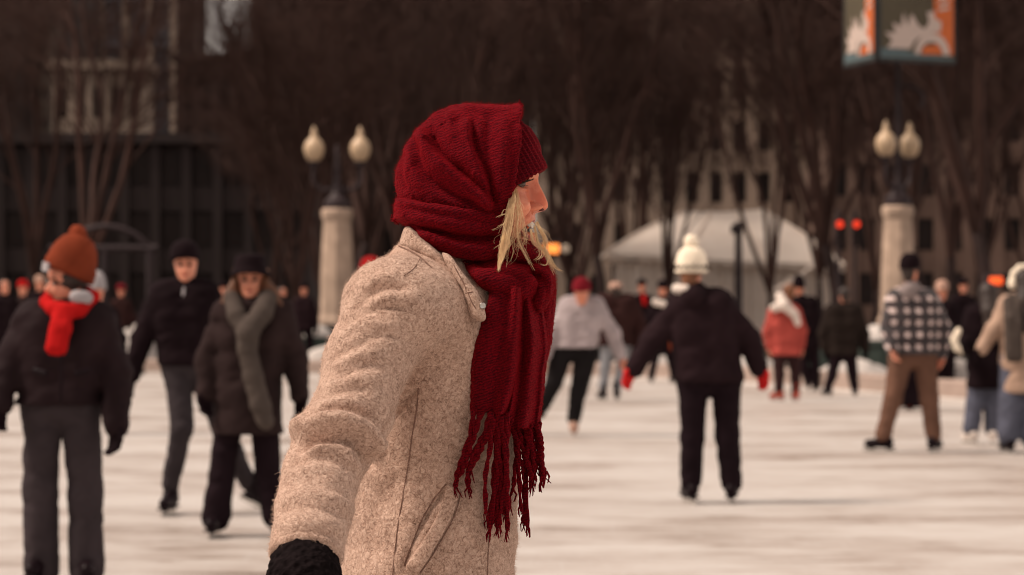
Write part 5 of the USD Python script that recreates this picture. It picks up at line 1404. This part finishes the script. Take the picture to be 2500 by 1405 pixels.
def on_coat(q, lift=0.0, n=30):
    q = spline(q, n)
    d_ = ny(q)
    k = np.ones(5) / 5
    d_ = np.convolve(np.pad(d_, 2, mode='edge'), k, 'valid')
    return np.array([P(a, b, c - lift) for (a, b), c in zip(q, d_)])
def seam(q, r=.0014, n=40):
    part(C, 'seam', tube(on_coat(q, .0006, n), r, 5, .6), M['thread'], True)
seam(Z3([(637, 670), (630, 760), (610, 880), (598, 970), (578, 1090), (555, 1230), (535, 1420)]))
seam(Z3([(915, 1200), (908, 1300), (903, 1420)]))
seam(Z3([(560, 128), (610, 150), (645, 172), (690, 215)]))
seam(Z3([(645, 175), (620, 215), (580, 245)]), .001)
# pocket welt
def slab_on(poly, thick, lift, hres=.0036, name='pocket_welt', R=.006):
    cpx = np.array(poly, float)
    d0 = ny(cpx).mean()
    gx, gy = np.meshgrid(np.linspace(cpx[:, 0].min() - 8, cpx[:, 0].max() + 8, 9), np.linspace(cpx[:, 1].min() - 8, cpx[:, 1].max() + 8, 13), indexing='ij')
    q = np.stack([gx.ravel(), gy.ravel()], 1)
    dq = ny(q)
    xz = np.array([P(a, b, d0)[[0, 2]] for a, b in q])
    it = NearestNDInterpolator(xz, dq); il = LinearNDInterpolator(xz, dq)
    def y0(X, Z):
        r = il(X, Z); r = np.where(np.isnan(r), it(X, Z), r)
        return gaussian_filter(r, 2) - d0 - lift
    v, f = inflate(poly, d0, thick, R, hres, p=2.5, y0fun=y0, sm=0)
    return fuzz_noise(v, f, .001, 90, 2, 31), f
welt = Z3([(748, 1050), (776, 1052), (800, 1082), (775, 1165), (725, 1260), (675, 1345), (640, 1396), (612, 1388), (585, 1368), (615, 1325), (662, 1255), (705, 1180), (733, 1105)])
part(C, 'pocket_welt', slab_on(welt, .007, .002), M['coat_wool'], True)
seam(Z3([(745, 1050), (700, 1105), (650, 1190), (610, 1290), (582, 1368)]), .0016)
seam(Z3([(803, 1080), (778, 1170), (728, 1265), (680, 1345), (642, 1398)]), .0012)
# collar and lapel strap
collar = [(988, 556), (1004, 552), (1050, 592), (1092, 628), (1130, 682), (1162, 735), (1150, 746), (1105, 696), (1064, 655), (1028, 631), (1000, 615), (973, 603)]
v2, f2 = inflate(collar, DH, .12, .012, .004, p=2.5, Tfun=lambda X, Z: np.interp(X, [(970 - CX) / S_, (1010 - CX) / S_, (1060 - CX) / S_, (1165 - CX) / S_], [.045, .105, .135, .150]), sm=0)
part(C, 'collar', (fuzz_noise(v2, f2, .0018, 60, 2, 33), f2), M['coat_wool'], True)
lapel = [(1080, 618), (1098, 622), (1112, 634), (1130, 664), (1152, 692), (1168, 712), (1180, 738), (1188, 762), (1191, 776), (1184, 787), (1168, 784), (1152, 772), (1143, 748), (1135, 716), (1118, 688), (1102, 664), (1090, 640)]
v3, f3 = inflate(lapel, DH, .018, .014, .0034, p=2.2, y0fun=lambda X, Z: np.interp(X, [(1080 - CX) / S_, (1130 - CX) / S_, (1190 - CX) / S_], [-.130, -.160, -.172]), sm=0)
v3 = fuzz_noise(v3, f3, .0015, 60, 2, 34)
LP = part(C, 'lapel', (v3, f3), M['coat_wool'], True)
nl = near_y(v3)
def seam_l(q):
    q = spline(q, 24); d_ = nl(q)
    part(LP, 'seam', tube([P(a, b, c - .0006) for (a, b), c in zip(q, d_)], .0012, 5, .6), M['thread'], True)
seam_l(Z2([(10, 130), (60, 230), (115, 330), (140, 400)])); seam_l(Z2([(150, 400), (175, 470), (215, 540)])); seam_l(Z2([(122, 418), (150, 405), (190, 398)]))
part(LP, 'button', ap(np.block([[np.eye(3), P(1178, 747, DH - .186)[:, None]], [0, 0, 0, 1]]), (lathe([(.0, -.002), (.0055, -.002), (.006, .0), (.0045, .002), (.0, .0015)], 12)[0][:, [0, 2, 1]] * [1, -1, 1], lathe([(.0, -.002), (.0055, -.002), (.006, .0), (.0045, .002), (.0, .0015)], 12)[1][:, ::-1])), M['steel'])

# ---- hanging scarf ends
def drape(left, right, dl, dr, pleats, thick=.011, nu=60, nv=110, seed=0, curl=.012):
    L, Rr = spline(left, nv), spline(right, nv)
    uu = np.linspace(0, 1, nu)
    vv = np.linspace(0, 1, nv)
    px_ = L[:, None] + (Rr - L)[:, None] * uu[None, :, None]
    px_[..., 1] += 2.5 * (meshkit.noise(np.stack([uu[None] * 9 + 0 * vv[:, None], vv[:, None] * 3 + 0 * uu[None], np.full((nv, nu), seed)], -1), seed) - .5)
    d_ = np.interp(vv, np.linspace(0, 1, len(dl)), dl)[:, None] * (1 - uu) + np.interp(vv, np.linspace(0, 1, len(dr)), dr)[:, None] * uu
    for (ua, ub), w, A in pleats:
        uc = ua + (ub - ua) * vv[:, None] + .10 * (meshkit.fbm(np.stack([vv * 3.2, vv * 0 + ua * 9, vv * 0 + seed], -1), 2, seed) - .5)[:, None]
        A = A * (.45 + 1.1 * meshkit.noise(np.stack([vv * 4, vv * 0 + ua * 7, vv * 0], -1), seed + 3))[:, None]
        d_ = d_ - A * np.exp(-((uu[None] - uc) / w) ** 2)
    d_ = d_ + curl * (np.exp(-(uu / .05) ** 2) + np.exp(-((1 - uu) / .05) ** 2))[None]
    d_ = d_ + .004 * (meshkit.fbm(np.stack([uu[None] * 6 + 0 * vv[:, None], vv[:, None] * 7 + 0 * uu[None], np.full((nv, nu), seed + .5)], -1), 3, seed) - .5)
    pt = np.stack([(px_[..., 0] - CX) / FPX * d_, d_, EYE + (HY - px_[..., 1]) / FPX * d_], -1)
    jag = .0022 * (meshkit.noise(np.stack([vv * 60, vv * 0, vv * 0 + seed], -1), seed) - .35)
    pt[:, 0, 0] -= jag; pt[:, -1, 0] += jag[::-1]
    back = pt + [0, thick, 0]
    rings = np.concatenate([pt, back[:, ::-1]], 1)
    v, f = loft(rings)
    return v, f
t1 = drape([(1200, 692), (1188, 750), (1170, 800), (1154, 850), (1150, 930), (1149, 1004)], [(1276, 705), (1278, 780), (1276, 830), (1270, 890), (1256, 960), (1236, 1014)], [4.365, 4.358, 4.358, 4.362, 4.362], [4.37, 4.376, 4.38, 4.38, 4.375],
           [((.76, .84), .17, .026), ((.35, .30), .2, .006), ((.98, .98), .07, -.018)], seed=1)
t2 = drape([(1250, 705), (1256, 790), (1256, 880), (1244, 980), (1228, 1046)], [(1322, 720), (1332, 790), (1338, 850), (1332, 900), (1326, 970), (1316, 1044)], [4.385, 4.375, 4.375, 4.37, 4.355], [4.43, 4.43, 4.43, 4.43, 4.42],
           [((.50, .58), .16, .018), ((.20, .22), .13, -.016), ((.82, .80), .10, -.008)], seed=2)
t3 = drape([(1322, 700), (1320, 780), (1314, 880), (1306, 980), (1300, 1040)], [(1354, 685), (1357, 720), (1350, 800), (1343, 850), (1330, 900), (1324, 960), (1318, 1042)], [4.46, 4.46, 4.46, 4.45], [4.49, 4.49, 4.48, 4.46], [((.5, .5), .3, .006)], seed=3)
for tt_ in (t1, t2, t3):
    v, f = tt_
    v = fuzz_noise(v, f, .0013, 150, 2, 12)
    part(SC, 'hanging_end', (v, f), M['scarf_red'], True)
    allw.append((v, f))
# fringe
g = np.random.default_rng(11)
def strand(pts_, r, d0, d1):
    q = spline(pts_, 34)
    s = np.linspace(0, 1, 34)
    q = q + np.cumsum(g.normal(0, .62, q.shape), 0) * [1, .2]
    q[:, 0] += np.sin(s * g.uniform(3, 7) + g.uniform(0, 6)) * 2.0 * s
    d_ = d0 + (d1 - d0) * s + np.cumsum(g.normal(0, .0006, 34))
    d_ = np.minimum(d_, ny(q, 12.0) - .006) if d0 < 4.40 else d_
    c = np.array([P(a, b, e) for (a, b), e in zip(q, d_)])
    tw = g.uniform(0, 6); fq_ = g.uniform(12, 24)
    out = []
    rr = r * (1.0 - .25 * s)
    for k in (0, 1):
        ph = tw + s * fq_ + k * np.pi
        off = np.stack([np.cos(ph) * rr * .55, np.sin(ph) * rr * .55, 0 * s], 1)
        out.append(tube(c + off, rr * .72 * (1 + .12 * np.sin(s * 60 + k)), 6))
    e = c[-1]
    for k in range(4):     # frayed tip
        b = e + np.array([g.normal(0, .003), g.normal(0, .002), 0])
        out.append(tube([e + [0, 0, .004], b - [0, 0, .006], b + [g.normal(0, .004), 0, -.016 - g.uniform(0, .006)]], [.0022, .0016, .0008], 5))
    part(SC, 'tassel', join(out), M['scarf_red'], True)
strand([(1157, 1000), (1147, 1060), (1128, 1120), (1113, 1160), (1108, 1190)], .0052, 4.358, 4.358)
strand([(1176, 1004), (1160, 1055), (1142, 1110), (1128, 1150), (1120, 1165)], .0055, 4.358, 4.358)
strand([(1198, 1008), (1186, 1050), (1166, 1085), (1148, 1125), (1140, 1165), (1143, 1192)], .0062, 4.358, 4.358)
strand([(1216, 1010), (1196, 1055), (1178, 1090), (1164, 1120), (1152, 1150)], .0055, 4.358, 4.358)
for k in range(15):
    x0 = 1202 + k * 3.1; x1 = 1184 + (k * 37 % 15) / 14 * 60 + g.normal(0, 2)
    y1 = [1250, 1288, 1235, 1262, 1296, 1240, 1272, 1255, 1246, 1300, 1230, 1268, 1282, 1240, 1258][k]
    strand([(x0, 1008 + (k % 4) * 7), ((x0 * .6 + x1 * .4) + g.normal(0, 4), 1080), ((x0 * .3 + x1 * .7) + g.normal(0, 5), 1160), (x1, y1)], g.uniform(.0042, .0056), 4.358 + .01 * (k % 3), 4.355 + .01 * (k % 3))
for k in range(14):
    x0 = 1246 + k * 5.2; x1 = 1268 + k * 4.8 + g.normal(0, 3)
    y1 = [1235, 1150, 1285, 1130, 1175, 1125, 1162, 1185, 1140, 1168, 1150, 1178, 1160, 1165][k]
    strand([(x0, 1036 + (k % 3) * 5), (x0 * .6 + x1 * .4 + g.normal(0, 3), 1080), (x0 * .25 + x1 * .75 + g.normal(0, 4), 1120), (x1, y1)], g.uniform(.0042, .0055), 4.405 + .01 * (k % 3), 4.405 + .01 * (k % 3))
strand([(1272, 1050), (1284, 1110), (1279, 1180), (1276, 1240), (1272, 1272)], .0055, 4.44, 4.45)
strand([(1262, 1050), (1262, 1100), (1254, 1160), (1248, 1200)], .005, 4.41, 4.41)
strand([(1316, 1030), (1322, 1080), (1328, 1130), (1335, 1155)], .0045, 4.43, 4.43)

# ---- mitten, trousers, skates
md = (P(736, 1470, 3.93) - P(744, 1372, 4.00)); md /= np.linalg.norm(md)
w0 = P(746, 1362, 4.01)
v, f = blob([(w0 - md * .04, w0 + md * .06, .057, .057), (w0 + md * .06, w0 + md * .15, .050, .044), (w0 + md * .15, w0 + md * .21, .042, .034), (w0 + md * .06 + [.03, 0, 0], w0 + md * .13 + [.06, -.01, 0], .022, .018)], .0042, .03, 1)
n = normals(v, f)
u_ = np.arctan2((v - w0) @ np.cross(md, [0, 1, 0]), (v - w0) @ np.cross(md, np.cross(md, [0, 1, 0]))) * 11
s_ = (v - w0) @ md * 620
v = v + n * (.0022 * np.sin(u_ + np.where(np.floor(s_ / (2 * np.pi)) % 2 > 0, np.pi, 0)) * np.sin(s_))[:, None]
part(W, 'mitten', (v, f), M['mitten'], True)
part(W, 'mitten', blob(hand_cones(P(1170, 1320, 4.68), np.array([.3, 0, -1.0]), np.array([.2, -.8, 0]), 1, 1.05, .3, 1.5, True), .007, .02), M['mitten'], True)
part(W, 'trousers', blob([(feet[s][0] - [0, 0, .05], feet[s][1], .085, .078) for s in (-1, 1)] + [(feet[s][1], feet[s][2] + [0, 0, .04], .08, .075) for s in (-1, 1)], .016, .03, wob=.008, wscale=10), M['navy_jeans'], 60)
for s in (-1, 1):
    skate_at(W, np.array([feet[s][2][0], feet[s][2][1], 0.0]), 88, 'white_leather')

# ---- hair
g = np.random.default_rng(3)
strands, widths = [], []
def lock(pts_, d0, d1, n, w0, w1, wid=.00048, K=14):
    """n hairs along pts_; the lock is w0 wide in its middle and w1 at its tip (in 1/2500 of the picture)."""
    q = spline(pts_, K)
    s = np.linspace(0, 1, K)
    if d0 < 4.42 and n > 5:
        n = int(n * 2.2)
    for _ in range(n):
        o = g.normal(0, 1, 2)
        ww = w0 * np.sin(np.pi * np.clip(s * .85 + .12, 0, 1)) ** .7 + w1 * s
        a = q + np.stack([o[0] * ww, o[0] * 0 + 0 * s], 1) * .5 + np.cumsum(g.normal(0, .30, (K, 2)), 0)
        d_ = d0 + (d1 - d0) * s + .032 * np.exp(-(s / .10) ** 2) * (d0 < 4.42) * (n > 5) + o[1] * .004 + np.cumsum(g.normal(0, .0005, K))
        end_ = g.uniform(.82, 1.0)
        m = [P(x_, y_, e_) for (x_, y_), e_ in zip(a, d_)]
        t_ = np.linspace(0, end_, K)
        m = np.stack([np.interp(t_, s, np.array(m)[:, c]) for c in range(3)], 1)
        strands.append(m); widths.append(wid * (1 - .6 * s) * g.uniform(.7, 1.3))
Z5 = lambda a: [(1220 + q[0] / 5.017, 400 + q[1] / 5.017) for q in a]
lock(Z5([(155, 250), (165, 400), (133, 520), (110, 680), (75, 830), (25, 1050), (-15, 1330)]), 4.405, 4.36, 130, 5.9, 1.8)
lock(Z5([(150, 260), (177, 420), (150, 560), (135, 720), (105, 880), (75, 1020), (15, 1230)]), 4.40, 4.36, 72, 4.8, 2.4)
lock(Z5([(145, 300), (125, 480), (105, 640), (65, 840), (105, 960), (65, 1080)]), 4.40, 4.37, 48, 3.6, 3.0)
lock(Z5([(180, 260), (218, 400), (245, 560), (290, 760), (318, 900), (285, 1030)]), 4.41, 4.39, 8, 4.4, 3.6)
lock(Z5([(170, 280), (208, 440), (225, 640), (215, 820), (240, 960), (300, 1080), (350, 1180), (425, 1320)]), 4.405, 4.37, 8, 5.5, 1.8)
lock(Z5([(458, 710), (493, 800), (558, 910), (565, 1030), (610, 1160), (680, 1270), (785, 1325)]), 4.47, 4.44, 34, 4.4, 3.0)
lock(Z5([(428, 760), (448, 900), (480, 1000), (540, 1060), (590, 1150), (640, 1260), (680, 1370)]), 4.455, 4.42, 30, 5.0, 3.0)
lock(Z5([(380, 800), (400, 930), (440, 1000), (500, 1040), (515, 1110), (480, 1160), (420, 1190)]), 4.45, 4.40, 18, 3.9, 2.4)
lock(Z5([(540, 1000), (590, 1130), (592, 1210), (560, 1245), (490, 1235)]), 4.44, 4.42, 20, 2.2, 1.8)
lock(Z5([(430, 720), (500, 830), (550, 900), (572, 980)]), 4.46, 4.45, 19, 2.2, 1.8)
for k in range(90):     # loose wisps
    a = np.array([g.uniform(140, 260), g.uniform(420, 900)])
    b = a + np.array([g.normal(-60, 90), g.uniform(120, 420)])
    m_ = (a + b) / 2 + g.normal(0, 50, 2)
    lock(Z5([a, m_, b]), 4.40, 4.37 + g.normal(0, .01), 1, 1, 1, .0004)
for k in range(26):
    a = np.array([g.uniform(400, 560), g.uniform(740, 1060)])
    b = a + np.array([g.normal(40, 110), g.uniform(60, 260)])
    m_ = (a + b) / 2 + g.normal(0, 60, 2)
    lock(Z5([a, m_, b]), 4.45, 4.43, 1, 1, 1, .0004)
for a, b, c in (((130, 590), (60, 560), (20, 640)), ((110, 620), (30, 625), (-60, 660)), ((100, 700), (0, 780), (-90, 820)), ((440, 740), (520, 800), (575, 835)), ((90, 900), (20, 980), (-60, 1040)), ((130, 640), (60, 720), (-30, 760))):
    lock(Z5([a, b, c]), 4.38, 4.36, 3, 1, 3, .0004)
curves(W, 'hair', np.array(strands), np.array(widths), M['blonde'])

# ---- wool fibres standing off the cloth
def fuzz(parent, mesh, n, L, wid, m, seed, curl=.6, ymax=None):
    v, f = mesh
    tm = trimesh.Trimesh(v, f, process=False)
    p, fi = trimesh.sample.sample_surface(tm, n * 2, seed=seed)
    nn = tm.face_normals[fi]
    ok = nn[:, 1] < .30
    p, nn = p[ok][:n], nn[ok][:n]
    gg = np.random.default_rng(seed)
    n = len(p)
    d = nn * .75 + gg.normal(0, curl, (n, 3)); d /= np.linalg.norm(d, axis=1, keepdims=True)
    ln = L * gg.uniform(.4, 1.3, n)[:, None]
    b = gg.normal(0, .35, (n, 3))
    k1 = p + d * ln * .35; k2 = p + d * ln * .7 + b * ln * .35; k3 = p + d * ln * .85 + b * ln * .95
    st = np.stack([p - nn * .001, k1, k2, k3], 1)
    curves(parent, 'wool_fibres', st, np.broadcast_to(np.array([wid, wid, wid * .8, wid * .4]), (n, 4)), m, 'stuff')
M['coat_fibre'] = mat('oatmeal_fibre', (0.60, 0.44, 0.355), 0.9, 0.4, 50, spec=0.1)
M['red_fibre'] = mat('red_fibre', (0.26, 0.003, 0.008), 0.9, 0.4, 50, spec=0.1)
fuzz(C, coat, 42000, .0055, .00030, M['coat_fibre'], 1)
for i, mm_ in enumerate(allw):
    fuzz(SC, mm_, 9000 if i == 0 else 3500, .0050, .00030, M['red_fibre'], 50 + i)
